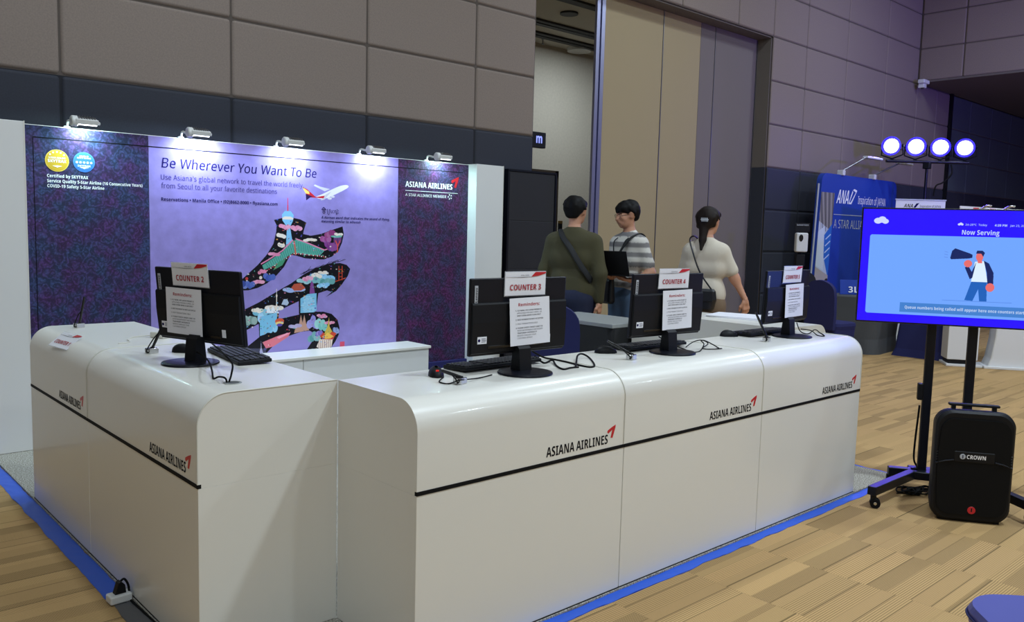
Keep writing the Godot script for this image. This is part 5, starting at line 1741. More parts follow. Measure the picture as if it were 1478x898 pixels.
func display_photo() -> ImageTexture:
	var w := 100
	var h := 560
	var im := Image.create(w, h, false, Image.FORMAT_RGB8)
	im.fill(srgb(190, 200, 214))
	fill_shape(im, [Vector2(0, 0), Vector2(100, 0), Vector2(100, 150), Vector2(0, 110)], srgb(120, 116, 116))
	for k in 9:
		stroke(im, [Vector2(-20 + k * 16, 0), Vector2(20 + k * 12, 150)], 4, srgb(66, 58, 54) if k % 2 else srgb(180, 170, 160))
	fill_shape(im, [Vector2(40, 170), Vector2(100, 120), Vector2(100, 330), Vector2(50, 240)], srgb(36, 104, 190))
	fill_shape(im, [Vector2(0, 150), Vector2(44, 130), Vector2(60, 300), Vector2(0, 280)], srgb(206, 216, 226))
	for k in 4:
		stroke(im, [Vector2(60, 180 + k * 26), Vector2(96, 160 + k * 26)], 5, srgb(200, 214, 236))
	fill_shape(im, [Vector2(0, 285), Vector2(100, 320), Vector2(100, 560), Vector2(0, 560)], srgb(176, 166, 158))
	for p: Array in [[24, 400, 11, 90], [62, 415, 10, 84], [92, 350, 12, 110]]:
		fill_oval(im, Vector2(p[0], p[1]), p[2], p[2] * 1.3, srgb(196, 146, 118))
		fill_oval(im, Vector2(p[0], p[1] - 9), p[2] * 1.1, 9, srgb(34, 26, 26))
		fill_shape(im, [Vector2(p[0] - 15, p[1] + 16), Vector2(p[0] + 15, p[1] + 16), Vector2(p[0] + 19, p[1] + p[3]), Vector2(p[0] - 19, p[1] + p[3])], srgb(60, 70, 104))
		fill_shape(im, [Vector2(p[0] - 5, p[1] + 16), Vector2(p[0] + 5, p[1] + 16), Vector2(p[0], p[1] + 40)], srgb(230, 232, 240))
	im.fill_rect(Rect2i(0, 500, 100, 60), srgb(50, 48, 56))
	return ImageTexture.create_from_image(im)

func build_neighbour_stand() -> void:
	# tall blue pop-up display
	var x0 := 10.03
	var w := 2.53
	var t := thing("popup_display", "tall blue pop-up exhibition display with a photo strip along its edge", "display", Vector3(x0, FLOOR_Y, -3.95))
	var shape := PackedVector2Array()
	shape.append(Vector2(-0.12, 0.02))
	shape.append(Vector2(w, 0.02))
	for k in 7:
		var a := PI / 2 * k / 6.0
		shape.append(Vector2(w - 0.15 + 0.15 * cos(a), 2.32 + 0.14 * sin(a)))
	for k in 7:
		var a := PI / 2 + PI / 2 * k / 6.0
		shape.append(Vector2(0.15 + 0.15 * cos(a), 2.32 + 0.14 * sin(a)))
	put("fabric_panel", extrude(shape, 0.08, 0.7), M.blue_fabric, t)
	put("edge_frame", tube([Vector3(-0.134, 0.02, 0.0), Vector3(-0.012, 2.3, 0.0)], 0.014, 8), M.brand_plate, t)
	var m := StandardMaterial3D.new()
	m.resource_name = "display_photo"
	m.albedo_texture = display_photo()
	m.roughness = 0.6
	put("photo_strip", flat_print(0.4, 2.15), m, t, Vector3(-0.112, 0.03, 0.045), Basis(Vector3.RIGHT, Vector3(0.053, 1, 0), Vector3.BACK))
	text("lettering", "ANA", t, Vector3(0.47, 2.035, 0.042), 0.38, 0.2, M.ink_white, Basis(), true, 0.25)
	put("swoosh", extrude(PackedVector2Array([Vector2(0.86, 2.035), Vector2(0.95, 2.035), Vector2(1.12, 2.25), Vector2(1.03, 2.27), Vector2(0.98, 2.25), Vector2(1.08, 2.22), Vector2(0.93, 2.06), Vector2(0.89, 2.06), Vector2(0.99, 2.22), Vector2(0.97, 2.24)]), 0.002), M.ink_white, t, Vector3(0, 0, 0.042))
	text("lettering", "Inspiration of JAPAN", t, Vector3(1.17, 2.05, 0.042), 0.96, 0.12, M.ink_white)
	put("rule", box(Vector3(0.42, 1.86, 0.04), Vector3(2.45, 1.87, 0.043)), M.brand_plate, t)
	text("lettering", "A STAR ALLIANCE MEMBER", t, Vector3(0.43, 1.66, 0.042), 1.9, 0.13, M.brand_plate)
	for p: Array in [[10.644, 11.058, 11.57, "slim white display lamp on a long arm above the display's photo strip"], [11.687, 12.249, 12.705, "slim white display lamp on a long arm overlapping the first stage lamp"]]:
		var l := thing("arm_lamp", p[3], "lamp", Vector3(p[0], 2.44, -3.93), 0.0, "arm lamps on the blue display")
		put("clamp", rbox(Vector3(0.08, 0.08, 0.1), 0.01, Vector3(0, 0.04, 0)), M.white_plastic, l)
		put("arm", tube([Vector3(0, 0.06, 0), Vector3(p[1] - p[0], 0.29, 0.16)], 0.014, 8), M.steel, l)
		put("head", rbox(Vector3(p[2] - p[1], 0.035, 0.09), 0.01, Vector3((p[1] + p[2]) / 2 - p[0], 0.30, 0.16)), M.white_plastic, l, Vector3.ZERO)
	# pull-up banner beside it
	var b := thing("banner_stand", "white pull-up banner standing beside the blue display", "banner", Vector3.ZERO)
	var e := Vector3(0.738, 0, 0.675)
	b.transform = Transform3D(facing(e), Vector3(10.6, FLOOR_Y, -3.06))
	put("sheet", rbox(Vector3(0.71, 2.04, 0.006), 0.002, Vector3(0.35, 1.06, 0)), M.white_paint, b)
	put("base", rbox(Vector3(0.76, 0.07, 0.2), 0.01, Vector3(0.35, 0.035, 0)), M.brand_plate, b)
	put("top_rail", rbox(Vector3(0.73, 0.02, 0.02), 0.005, Vector3(0.35, 2.085, 0)), M.brand_plate, b)
	text("lettering", "ANA", b, Vector3(0.11, 1.975, 0.0045), 0.13, 0.05, M.ink, Basis(), true, 0.25)
	put("swoosh", extrude(PackedVector2Array([Vector2(0.25, 1.975), Vector2(0.28, 1.975), Vector2(0.33, 2.04), Vector2(0.29, 2.035)]), 0.002), M.ink_navy, b, Vector3(0, 0, 0.0045))
	text("lettering", "Inspiration of JAPAN", b, Vector3(0.34, 1.98, 0.0045), 0.3, 0.035, M.print_text)
	# sanitizer dispenser on its stand
	var s := thing("sanitizer_stand", "black post with a white hand sanitizer dispenser and a small black notice", "dispenser", Vector3(8.91, FLOOR_Y, -3.58), -0.75)
	put("base_plate", rbox(Vector3(0.3, 0.02, 0.3), 0.006, Vector3(0, 0.01, 0)), M.black_plastic, s)
	put("post", rbox(Vector3(0.05, 1.62, 0.03), 0.004, Vector3(0, 0.83, -0.02)), M.black_plastic, s)
	put("dispenser", rbox(Vector3(0.16, 0.26, 0.1), 0.02, Vector3(0, 1.44, 0.04)), M.white_plastic, s)
	put("window", lathe(disc_profile(0.028, 0.012, 0.003), 18), M.black_gloss, s, Vector3(-0.02, 1.5, 0.085), Basis(Vector3.RIGHT, PI / 2).scaled(Vector3(1, 1.7, 1)))
	put("notice_plate", rbox(Vector3(0.2, 0.12, 0.01), 0.004, Vector3(0.02, 1.64, 0.0)), M.black_plastic, s)
	text("lettering", "SANITIZE", s, Vector3(-0.06, 1.665, 0.0062), 0.16, 0.018, M.brand_plate, Basis(), true)
	put("drip_tray", rbox(Vector3(0.12, 0.16, 0.08), 0.01, Vector3(0, 1.2, 0.02)), M.black_plastic, s)
	# tables and what stands on them
	var g := thing("draped_table", "grey cloth covered table with a blue card beside the blue display", "table", Vector3(9.62, FLOOR_Y, -2.98), 0.1)
	put("cloth", loft([[0.0, 1.0, 0.72, 0.2], [0.2, 0.96, 0.68, 0.16], [0.6, 0.98, 0.7, 0.08], [0.74, 1.0, 0.72, 0.05], [0.755, 0.98, 0.7, 0.05]], 36), M.grey_cloth, g)
	var card_b := thing("table_card", "blue table card with white writing leaning on the grey table", "card", at_depth(1228, 412, 11.0))
	card_b.transform = Transform3D(facing(e), Vector3(9.3, FLOOR_Y + 0.756, -3.12))
	put("board", rbox(Vector3(0.3, 0.2, 0.02), 0.004, Vector3(0.1, 0.1, 0)), M.blue_fabric, card_b, Vector3.ZERO, Basis(Vector3.RIGHT, -0.2))
	text("lettering", "3", card_b, Vector3(0.06, 0.03, 0.016), 0.06, 0.08, M.ink_white, Basis(Vector3.RIGHT, -0.2), true)
	text("lettering", "L", card_b, Vector3(0.14, 0.03, 0.016), 0.05, 0.08, M.ink_white, Basis(Vector3.RIGHT, -0.2), true)
	covered_chair("black backed chair pushed behind the grey cloth covered table", Vector3(9.75, FLOOR_Y, -3.625), PI, M.black_cloth)
	var n := thing("draped_table", "navy stretch cloth covered table beside the white pedestals", "table", Vector3(9.86, FLOOR_Y, -2.14), 0.0)
	put("cloth", loft([[0.0, 0.84, 0.72, 0.03], [0.1, 0.78, 0.66, 0.04], [0.5, 0.72, 0.6, 0.05], [0.72, 0.74, 0.62, 0.03], [0.735, 0.72, 0.6, 0.03]], 36), M.navy_cloth, n)
	var r := thing("draped_table", "royal blue cloth covered table behind the second white pedestal", "table", Vector3(10.6, FLOOR_Y, -0.85), 0.0)
	put("cloth", loft([[0.0, 1.1, 1.3, 0.03], [0.3, 1.02, 1.2, 0.04], [0.72, 1.04, 1.22, 0.03], [0.735, 1.02, 1.2, 0.03]], 36), M.navy_board, r)
	for q: Array in [[Vector3(9.33, FLOOR_Y, -1.62), 0.34, "white straight pedestal with a dark kick slot beside the navy table"], [Vector3(9.58, FLOOR_Y, -1.18), 0.44, "white flared pedestal on a flat foot plate beside the royal blue table"]]:
		var p := thing("pedestal", q[2], "pedestal", q[0])
		p.basis = facing(Vector3(0.55, 0, 0.835))
		if q[1] < 0.4:
			put("column", rbox(Vector3(0.34, 0.94, 0.3), 0.008, Vector3(0, 0.55, 0)), M.white_paint, p)
			put("kick_slot", box(Vector3(-0.15, 0.03, -0.13), Vector3(0.15, 0.08, 0.14)), M.black_plastic, p)
			put("foot_plate", rbox(Vector3(0.4, 0.03, 0.36), 0.006, Vector3(0.02, 0.015, 0)), M.white_paint, p)
		else:
			put("column", loft([[0.03, 0.46, 0.3, 0.02], [0.12, 0.40, 0.29, 0.02], [0.35, 0.34, 0.28, 0.02], [0.7, 0.3, 0.26, 0.02], [1.0, 0.3, 0.26, 0.02]]), M.white_paint, p)
			put("foot_plate", rbox(Vector3(0.56, 0.03, 0.38), 0.006, Vector3(0.0, 0.015, 0)), M.white_paint, p)
	var h := thing("header_board", "red and white printed header board on two posts above the white pedestals", "board", Vector3.ZERO)
	h.transform = Transform3D(facing(Vector3(0.733, 0, 0.68)), Vector3(9.317, FLOOR_Y, -1.782))
	put("board", rbox(Vector3(0.9, 0.34, 0.02), 0.004, Vector3(0.42, 1.77, 0)), M.white_paint, h, Vector3.ZERO, Basis(Vector3.BACK, -0.04))
	for k in 3:
		put("red_band", extrude(PackedVector2Array([Vector2(0.09 + k * 0.22, 1.65), Vector2(0.16 + k * 0.22, 1.65), Vector2(0.2 + k * 0.2, 1.93), Vector2(0.13 + k * 0.2, 1.93)]), 0.002), M.emblem_red, h, Vector3(0, 0, 0.012), Basis(Vector3.BACK, -0.04))
	for x: float in [0.08, 0.2]:
		put("post", tube([Vector3(x, 1.03, -0.02), Vector3(x, 1.7, -0.02)], 0.014, 8), M.steel, h)
		put("post_foot", lathe(disc_profile(0.06, 0.012), 20), M.steel, h, Vector3(x, 1.03, -0.02))
	for x: float in [0.34, 0.62]:
		put("clip_lamp", tube(curve([Vector3(x - 0.06, 1.9, 0.03), Vector3(x, 1.945, 0.08), Vector3(x + 0.04, 1.94, 0.09)], 4), 0.014, 8), M.chrome, h)

# ---------------------------------------------------------------- people
func hand_bones(wrist: Vector3, along: Vector3, palm: Vector3, side: float, curl: float) -> Array:
	# along: towards the fingertips; palm: out of the palm; side: +1 right hand, -1 left hand
	along = along.normalized()
	palm = (palm - along * palm.dot(along)).normalized()
	var across := along.cross(palm).normalized() * side
	var out := [[wrist, wrist + along * 0.03, 0.024, 0.024]]
	var lengths := [0.074, 0.082, 0.078, 0.062]
	for k in 4:
		var lat := (k - 1.5) * 0.0195
		var knuckle := wrist + along * (0.088 - absf(k - 1.2) * 0.004) + across * lat
		out.append([wrist + along * 0.02 + across * lat * 0.7, knuckle, 0.014, 0.0115])
		var d := (along * cos(curl * 0.5) + palm * sin(curl * 0.5)).normalized()
		var p1: Vector3 = knuckle + d * lengths[k] * 0.5
		var d2 := (along * cos(curl * 1.3) + palm * sin(curl * 1.3)).normalized()
		var p2: Vector3 = p1 + d2 * lengths[k] * 0.3
		var d3 := (along * cos(curl * 2.0) + palm * sin(curl * 2.0)).normalized()
		out.append([knuckle, p1, 0.0098, 0.009])
		out.append([p1, p2, 0.009, 0.0085])
		out.append([p2, p2 + d3 * lengths[k] * 0.24, 0.0085, 0.0075])
	var base := wrist + along * 0.03 - across * 0.026
	var mid := base + (along * 0.7 - across * 0.6 + palm * 0.35).normalized() * 0.04
	out.append([base, mid, 0.0135, 0.011])
	out.append([mid, mid + (along * 0.95 - across * 0.1 + palm * 0.35).normalized() * 0.036, 0.011, 0.0088])
	return out

func person(label: String, where: Vector3, turn: float, tall: float, d: Dictionary) -> Node3D:
	# faces -z; its right hand is towards +x
	var t := thing("person", label, "person", where, turn)
	var w: float = d.get("width", 1.0)
	var legs := []
	for s: float in [-1.0, 1.0]:
		legs.append([Vector3(s * 0.085, 0.9, 0), Vector3(s * 0.1, 0.49, -0.012), 0.088 * w, 0.06 * w])
		legs.append([Vector3(s * 0.1, 0.49, -0.012), Vector3(s * 0.105, 0.1, 0.02), 0.06 * w, 0.042 * w])
	var feet := []
	for s: float in [-1.0, 1.0]:
		feet.append([Vector3(s * 0.105, 0.1, 0.02), Vector3(s * 0.105, 0.045, 0.03), 0.042, 0.042])
		feet.append([Vector3(s * 0.105, 0.04, 0.035), Vector3(s * 0.12, 0.036, -0.13), 0.036, 0.032])
	var torso := [
		[Vector3(-0.07, 0.92, 0.005), Vector3(0.07, 0.92, 0.005), 0.108 * w, 0.108 * w],
		[Vector3(-0.065, 1.06, 0), Vector3(0.065, 1.06, 0), 0.104 * w, 0.104 * w],
		[Vector3(-0.085, 1.24, 0), Vector3(0.085, 1.24, 0), 0.108 * w, 0.108 * w],
		[Vector3(-0.09 * w, 1.36, 0.01), Vector3(0.09 * w, 1.36, 0.01), 0.09, 0.09],
		[Vector3(-0.14 * w, 1.385, 0.012), Vector3(0.14 * w, 1.385, 0.012), 0.055, 0.055],
		[Vector3(-0.12 * w, 1.395, 0.014), Vector3(-0.02, 1.462, 0.018), 0.04, 0.042],
		[Vector3(0.12 * w, 1.395, 0.014), Vector3(0.02, 1.462, 0.018), 0.04, 0.042]]
	var neck := [[Vector3(0, 1.42, 0.02), Vector3(0, 1.54, 0.002), 0.05, 0.048]]
	var arms := []
	var sleeves := []
	var hands := []
	for s: float in [-1.0, 1.0]:
		var key := "right" if s > 0 else "left"
		var sh := Vector3(s * 0.17 * w, 1.378, 0.01)
		var el: Vector3 = d[key + "_elbow"]
		var wr: Vector3 = d[key + "_wrist"]
		arms.append([sh, el, 0.046, 0.038])
		arms.append([el, wr, 0.037, 0.025])
		if d.sleeve == "long":
			sleeves.append([sh, el, 0.055 * w, 0.047 * w])
			sleeves.append([el, el.lerp(wr, 0.97), 0.047 * w, 0.034 * w])
		else:
			sleeves.append([sh, sh.lerp(el, 0.7), 0.052, 0.06])
		hands.append(hand_bones(wr, d[key + "_fingers"], d[key + "_palm"], s, d.get("curl", 0.5)))
	# head: skull, jaw, nose, ears; leans with the gaze
	var c := Vector3(0, 1.56, 0.0)
	var hb := Basis(Vector3.UP, d.get("look", 0.0)) * Basis(Vector3.RIGHT, -d.get("nod", 0.0))
	var hp := func(v: Vector3) -> Vector3: return c + hb * (v - c)
	var head := [
		[Vector3(-0.012, 1.668, 0.03), Vector3(0.012, 1.668, -0.012), 0.078, 0.076],
		[Vector3(0, 1.62, -0.02), Vector3(0, 1.60, -0.03), 0.064, 0.058],
		[Vector3(-0.018, 1.572, -0.058), Vector3(0.018, 1.572, -0.058), 0.03, 0.03],
		[Vector3(0, 1.565, -0.066), Vector3(0, 1.558, -0.07), 0.022, 0.018],
		[Vector3(0, 1.652, -0.094), Vector3(0, 1.622, -0.108), 0.007, 0.012],
		[Vector3(-0.012, 1.619, -0.1), Vector3(0.012, 1.619, -0.1), 0.008, 0.008],
		[Vector3(-0.014, 1.592, -0.093), Vector3(0.014, 1.592, -0.093), 0.008, 0.008]]
	for s: float in [-1.0, 1.0]:
		head.append([Vector3(s * 0.081, 1.655, 0.008), Vector3(s * 0.078, 1.622, 0.0), 0.012, 0.009])
		head.append([Vector3(s * 0.04, 1.63, -0.07), Vector3(s * 0.045, 1.61, -0.055), 0.02, 0.018])
	for b: Array in head:
		b[0] = hp.call(b[0])
		b[1] = hp.call(b[1])
	var body := begin()
	skin_mesh(body, legs + feet + torso + neck + arms, 0.016, 60.0)
	skin_mesh(body, head + [[Vector3(0, 1.47, 0.016), hp.call(Vector3(0, 1.58, 0.0)), 0.05, 0.05]], 0.0065, 110.0)
	for h: Array in hands:
		skin_mesh(body, h, 0.0048, 260.0)
	put("body", body.commit(), M.skin, t)
	var grow := func(list: Array, by: float) -> Array:
		var out := []
		for b: Array in list:
			out.append([b[0], b[1], b[2] + by, b[3] + by])
		return out
	var tr := begin()
	skin_mesh(tr, grow.call(legs, 0.02) + grow.call([torso[0]], 0.012) + [[Vector3(-0.06, 0.99, 0), Vector3(0.06, 0.99, 0), 0.102 * w, 0.102 * w]], 0.016, 60.0)
	put("trousers", tr.commit(), M[d.trousers], t)
	for s: float in [-1.0, 1.0]:
		var sho := begin()
		skin_mesh(sho, [[Vector3(s * 0.105, 0.05, 0.035), Vector3(s * 0.12, 0.042, -0.14), 0.046, 0.04]], 0.012, 90.0)
		put("shoe", sho.commit(), M.black_plastic, t)
	var shirt := begin()
	var hem: float = d.get("hem", 0.9)
	var shirt_bones: Array = grow.call(torso.slice(1), 0.009) + [[Vector3(-0.085, hem + 0.1, 0.003), Vector3(0.085, hem + 0.1, 0.003), d.get("flare", 0.108) * w, d.get("flare", 0.108) * w], [Vector3(0, 1.40, 0.02), Vector3(0, 1.45, 0.016), 0.058, 0.055]] + sleeves
	skin_mesh(shirt, shirt_bones, 0.014, 62.0, d.get("paint", null))
	put("shirt", shirt.commit(), M[d.shirt], t)
	# hair
	var hair := begin()
	var hair_bones := []
	for b: Array in d.hair:
		hair_bones.append([hp.call(b[0]), hp.call(b[1]), b[2], b[3]])
	# locks that break up the outline
	rng.seed = int(where.x * 100.0)
	for k in 64:
		var az := rng.randf() * TAU
		var el2 := rng.randf_range(0.1, 1.35)
		var q := Vector3(cos(az) * cos(el2) * 0.087, sin(el2) * 0.078, sin(az) * cos(el2) * 0.1)
		var low := clampf(1.0 - el2, 0.0, 1.0)
		if q.z < -0.035 and el2 < 0.75:
			continue
		var root := Vector3(0, 1.675, 0.014) + q
		var tip := root + Vector3(q.x * 0.12 + rng.randf_range(-0.012, 0.012), -0.022 - 0.012 * low, q.z * 0.12 + rng.randf_range(-0.012, 0.012))
		hair_bones.append([hp.call(root), hp.call(tip), 0.0125, 0.005])
	skin_mesh(hair, hair_bones, 0.0065, 150.0)
	put("hair", hair.commit(), M[d.get("hair_material", "hair")], t)
	# eyes, brows and mouth
	for s: float in [-1.0, 1.0]:
		put("eye", lathe([Vector2(0, -0.009), Vector2(0.006, -0.006), Vector2(0.009, 0), Vector2(0.006, 0.006), Vector2(0, 0.009)], 10), M.black_gloss, t, hp.call(Vector3(s * 0.029, 1.647, -0.0775)))
		put("brow", tube([hp.call(Vector3(s * 0.014, 1.664, -0.089)), hp.call(Vector3(s * 0.044, 1.664, -0.074))], 0.003, 6), M.hair, t)
	put("mouth", tube(curve([hp.call(Vector3(-0.022, 1.596, -0.092)), hp.call(Vector3(0, 1.591, -0.101)), hp.call(Vector3(0.022, 1.596, -0.092))], 4), 0.0032, 6), M.print_red, t)
	t.scale = Vector3.ONE * tall / 1.75
	t.set_meta("head", [c, hb])
	return t

func short_hair() -> Array:
	var out := [
		[Vector3(0, 1.688, 0.03), Vector3(0, 1.692, -0.008), 0.08, 0.074],
		[Vector3(-0.02, 1.66, 0.05), Vector3(0.02, 1.66, 0.05), 0.066, 0.066],
		[Vector3(-0.025, 1.61, 0.056), Vector3(0.025, 1.61, 0.056), 0.038, 0.038],
		[Vector3(-0.042, 1.71, -0.054), Vector3(0.045, 1.708, -0.054), 0.028, 0.028]]
	for s: float in [-1.0, 1.0]:
		out.append([Vector3(s * 0.066, 1.68, 0.02), Vector3(s * 0.068, 1.645, 0.03), 0.026, 0.02])
		out.append([Vector3(s * 0.054, 1.705, -0.038), Vector3(s * 0.066, 1.668, -0.02), 0.026, 0.014])
	return out

func strap(called: String, parent: Node3D, pts: Array, r: float, m: Material, flat := 0.35) -> void:
	put(called, tube(curve(pts, 6), r, 10, -1.0, flat), m, parent)

func build_people() -> void:
	# man in the olive sweater, back to the counters
	var a := person("person in an olive green sweater and dark jeans with a black strap across the back", Vector3(3.70, 0.006, -2.83), -1.168, 1.775, {
		"width": 1.14, "sleeve": "long", "shirt": "olive_knit", "trousers": "denim_dark", "hem": 0.86, "flare": 0.116, "look": -0.15, "nod": 0.1,
		"left_elbow": Vector3(-0.25, 1.13, 0.03), "left_wrist": Vector3(-0.24, 0.9, -0.12), "left_fingers": Vector3(0, -0.8, -0.5), "left_palm": Vector3(1, 0, 0),
		"right_elbow": Vector3(0.26, 1.12, 0.05), "right_wrist": Vector3(0.25, 0.885, 0.02), "right_fingers": Vector3(0.0, -1, -0.15), "right_palm": Vector3(-1, 0, 0), "curl": 0.55,
		"hair": short_hair()})
	strap("bag_strap", a, [Vector3(-0.13, 1.43, -0.06), Vector3(-0.11, 1.478, 0.03), Vector3(-0.06, 1.42, 0.118), Vector3(0.03, 1.32, 0.152), Vector3(0.11, 1.2, 0.15), Vector3(0.19, 1.06, 0.08), Vector3(0.14, 1.0, -0.08)], 0.026, M.black_cloth, 0.3)
	# man in the striped shirt, facing him with an open laptop
	var paint := func(p: Vector3) -> Color:
		var v := fposmod(p.y + 0.01, 0.088)
		return Color(0.62, 0.59, 0.54) if v < 0.046 else Color(0.20, 0.19, 0.19)
	var ba := Basis(Vector3.UP, 1.486)
	var at_b := Vector3(4.31, -0.006, -2.735)
	var local := func(p: Vector3) -> Vector3: return (ba.inverse() * (p - at_b)) * (1.75 / 1.775)
	var lh: Vector3 = local.call(Vector3(4.06, 1.09, -2.53))
	var rh: Vector3 = local.call(Vector3(3.98, 1.11, -2.70))
	var b := person("person in glasses, striped grey and white T-shirt and blue jeans holding an open laptop", at_b, 1.486, 1.775, {
		"width": 0.94, "sleeve": "short", "shirt": "striped_knit", "trousers": "denim_blue", "hem": 0.88, "look": -0.35, "nod": 0.22, "paint": paint,
		"left_elbow": Vector3(-0.25, 1.13, 0.04), "left_wrist": lh + Vector3(0.0, -0.01, 0.08), "left_fingers": Vector3(0.25, 0.06, -1), "left_palm": Vector3(0, 1, 0),
		"right_elbow": Vector3(0.25, 1.14, 0.06), "right_wrist": rh + Vector3(0.0, -0.01, 0.08), "right_fingers": Vector3(-0.25, 0.06, -1), "right_palm": Vector3(0, 1, 0), "curl": 0.35,
		"hair": short_hair() + [[Vector3(-0.03, 1.71, -0.07), Vector3(-0.045, 1.682, -0.083), 0.02, 0.008], [Vector3(0.0, 1.715, -0.075), Vector3(-0.012, 1.68, -0.094), 0.02, 0.008], [Vector3(0.03, 1.71, -0.07), Vector3(0.022, 1.682, -0.09), 0.02, 0.008], [Vector3(0.05, 1.7, -0.06), Vector3(0.052, 1.675, -0.072), 0.018, 0.008]]})
	strap("bag_strap", b, [Vector3(-0.12, 1.45, 0.08), Vector3(-0.115, 1.475, 0.02), Vector3(-0.095, 1.42, -0.09), Vector3(-0.03, 1.3, -0.135), Vector3(0.05, 1.16, -0.135), Vector3(0.12, 1.04, -0.12)], 0.02, M.black_cloth, 0.3)
	strap("lanyard", b, [Vector3(-0.06, 1.46, 0.0), Vector3(-0.065, 1.4, -0.11), Vector3(-0.03, 1.25, -0.135), Vector3(0.0, 1.19, -0.13), Vector3(0.03, 1.25, -0.135), Vector3(0.065, 1.4, -0.11), Vector3(0.06, 1.46, 0.0)], 0.007, M.black_cloth, 0.4)
	var h: Array = b.get_meta("head")
	var hp := func(v: Vector3) -> Vector3: return h[0] + h[1] * (v - h[0])
	var gl := begin()
	for s: float in [-1.0, 1.0]:
		var ring := []
		for k in 15:
			var an := TAU * k / 14.0
			ring.append(hp.call(Vector3(s * 0.031 + cos(an) * 0.023, 1.645 + sin(an) * 0.019, -0.101 + 0.004 * absf(cos(an)))))
		add_tube(gl, ring, 0.0018, 5)
		add_tube(gl, [hp.call(Vector3(s * 0.054, 1.648, -0.097)), hp.call(Vector3(s * 0.083, 1.65, 0.0))], 0.0018, 5)
	add_tube(gl, [hp.call(Vector3(-0.008, 1.648, -0.103)), hp.call(Vector3(0.008, 1.648, -0.103))], 0.0018, 5)
	put("glasses", gl.commit(), M.black_gloss, b)
	# laptop and the black tote that hangs from his arm
	var lap := thing("laptop", "open black laptop held by the person in the striped T-shirt", "laptop", Vector3(4.03, 1.128, -2.61), 1.85)
	put("keyboard_deck", rbox(Vector3(0.33, 0.016, 0.23), 0.004, Vector3(0, 0, 0)), M.black_plastic, lap)
	put("lid", rbox(Vector3(0.33, 0.22, 0.008), 0.003, Vector3(0, 0.11, 0)), M.black_plastic, lap, Vector3(0, 0.008, -0.112), Basis(Vector3.RIGHT, -0.42))
	put("screen", box(Vector3(-0.155, 0.012, 0.0042), Vector3(0.155, 0.208, 0.0048)), M.black_gloss, lap, Vector3(0, 0.008, -0.112), Basis(Vector3.RIGHT, -0.42))
	put("keys", box(Vector3(-0.145, 0.008, -0.085), Vector3(0.145, 0.0095, 0.02)), M.key_plastic, lap)
	var tote := thing("tote_bag", "black tote bag hanging in front of the striped T-shirt", "bag", Vector3(4.08, 0.86, -2.80), 1.5)
	put("bag", loft([[0.0, 0.2, 0.06, 0.02], [0.02, 0.23, 0.08, 0.03], [0.2, 0.22, 0.06, 0.03], [0.25, 0.21, 0.03, 0.014]]), M.dark_leather, tote)
	put("handle", tube(curve([Vector3(-0.06, 0.24, 0), Vector3(-0.05, 0.28, 0), Vector3(0.05, 0.28, 0), Vector3(0.06, 0.24, 0)], 5), 0.006, 7), M.dark_leather, tote)
	# woman in the cream T-shirt walking away
	var wa := Vector3(4.50, -0.006, -2.02)
	var wb := Basis(Vector3.UP, -1.2)
	var wl := func(p: Vector3) -> Vector3: return (wb.inverse() * (p - wa)) * (1.75 / 1.72)
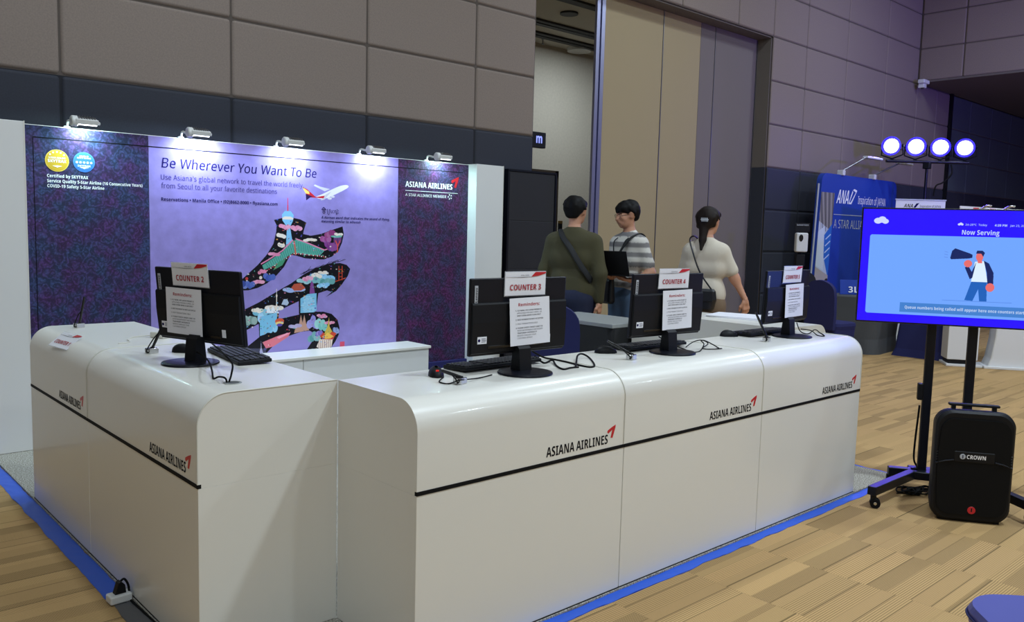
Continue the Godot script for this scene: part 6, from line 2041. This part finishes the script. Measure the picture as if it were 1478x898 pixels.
	var c := person("person in a cream T-shirt with dark pinned-up hair and a black shoulder bag", wa, -1.2, 1.72, {
		"width": 0.9, "sleeve": "short", "shirt": "cream_knit", "trousers": "khaki", "hem": 0.9, "look": -0.25, "nod": 0.12, "hair_material": "hair_brown",
		"left_elbow": Vector3(-0.22, 1.13, -0.05), "left_wrist": Vector3(-0.16, 1.0, -0.22), "left_fingers": Vector3(0.1, -0.3, -1), "left_palm": Vector3(0.8, 0, 0.2),
		"right_elbow": wl.call(Vector3(4.625, 1.13, -1.81)), "right_wrist": wl.call(Vector3(4.66, 0.955, -1.72)), "right_fingers": Vector3(0.12, -1, -0.1), "right_palm": Vector3(-0.8, 0, -0.5), "curl": 0.75,
		"hair": [
			[Vector3(0, 1.69, 0.034), Vector3(0, 1.692, -0.012), 0.082, 0.078],
			[Vector3(-0.02, 1.66, 0.05), Vector3(0.02, 1.66, 0.05), 0.07, 0.07],
			[Vector3(-0.02, 1.62, 0.062), Vector3(0.02, 1.62, 0.062), 0.052, 0.052],
			[Vector3(0, 1.60, 0.072), Vector3(0.012, 1.47, 0.095), 0.045, 0.03],
			[Vector3(0.012, 1.47, 0.095), Vector3(0.02, 1.385, 0.12), 0.03, 0.012],
			[Vector3(-0.06, 1.68, 0.02), Vector3(-0.066, 1.6, 0.035), 0.03, 0.026],
			[Vector3(0.058, 1.68, 0.024), Vector3(0.064, 1.61, 0.024), 0.028, 0.02],
			[Vector3(-0.045, 1.71, -0.062), Vector3(0.05, 1.71, -0.062), 0.03, 0.03]]})
	var clip := begin()
	for k in 5:
		add_tube(clip, [Vector3(-0.028 + k * 0.012, 1.672, 0.122), Vector3(-0.022 + k * 0.012, 1.64, 0.128)], 0.004, 6)
	add_tube(clip, [Vector3(-0.034, 1.656, 0.124), Vector3(0.032, 1.656, 0.124)], 0.005, 6)
	put("hair_clip", clip.commit(), M.brand_plate, c)
	var sb := thing("shoulder_bag", "black quilted shoulder bag hanging from a thin strap at the cream T-shirt", "bag", Vector3(4.37, 0.85, -1.95), -1.2)
	put("bag", loft([[0.0, 0.16, 0.06, 0.03], [0.02, 0.2, 0.09, 0.045], [0.1, 0.24, 0.1, 0.05], [0.17, 0.22, 0.08, 0.04], [0.19, 0.19, 0.05, 0.024]]), M.dark_leather, sb)
	put("flap", rbox(Vector3(0.2, 0.09, 0.012), 0.005, Vector3(0, 0.13, 0.052)), M.dark_leather, sb)
	put("strap", tube(curve([Vector3(0.08, 0.18, 0.01), Vector3(-0.02, 0.33, 0.05), Vector3(-0.09, 0.5, 0.045), Vector3(-0.13, 0.6, 0.0), Vector3(-0.12, 0.63, -0.08), Vector3(-0.1, 0.6, -0.17), Vector3(-0.02, 0.45, -0.26)], 6), 0.007, 7), M.dark_leather, sb)

# ---------------------------------------------------------------- everything
func _ready() -> void:
	font_regular.font_names = PackedStringArray(["Droid Sans"])
	font_bold.font_names = PackedStringArray(["Droid Sans"])
	font_bold.font_weight = 700
	font_serif.font_names = PackedStringArray(["Droid Serif"])
	materials()
	set_stage()
	build_room()
	build_room_things()
	build_mat()
	build_backdrop()
	build_counters()
	build_furniture()
	build_people()
	build_television()
	build_stage_lights()
	build_neighbour_stand()
	build_desk_things()
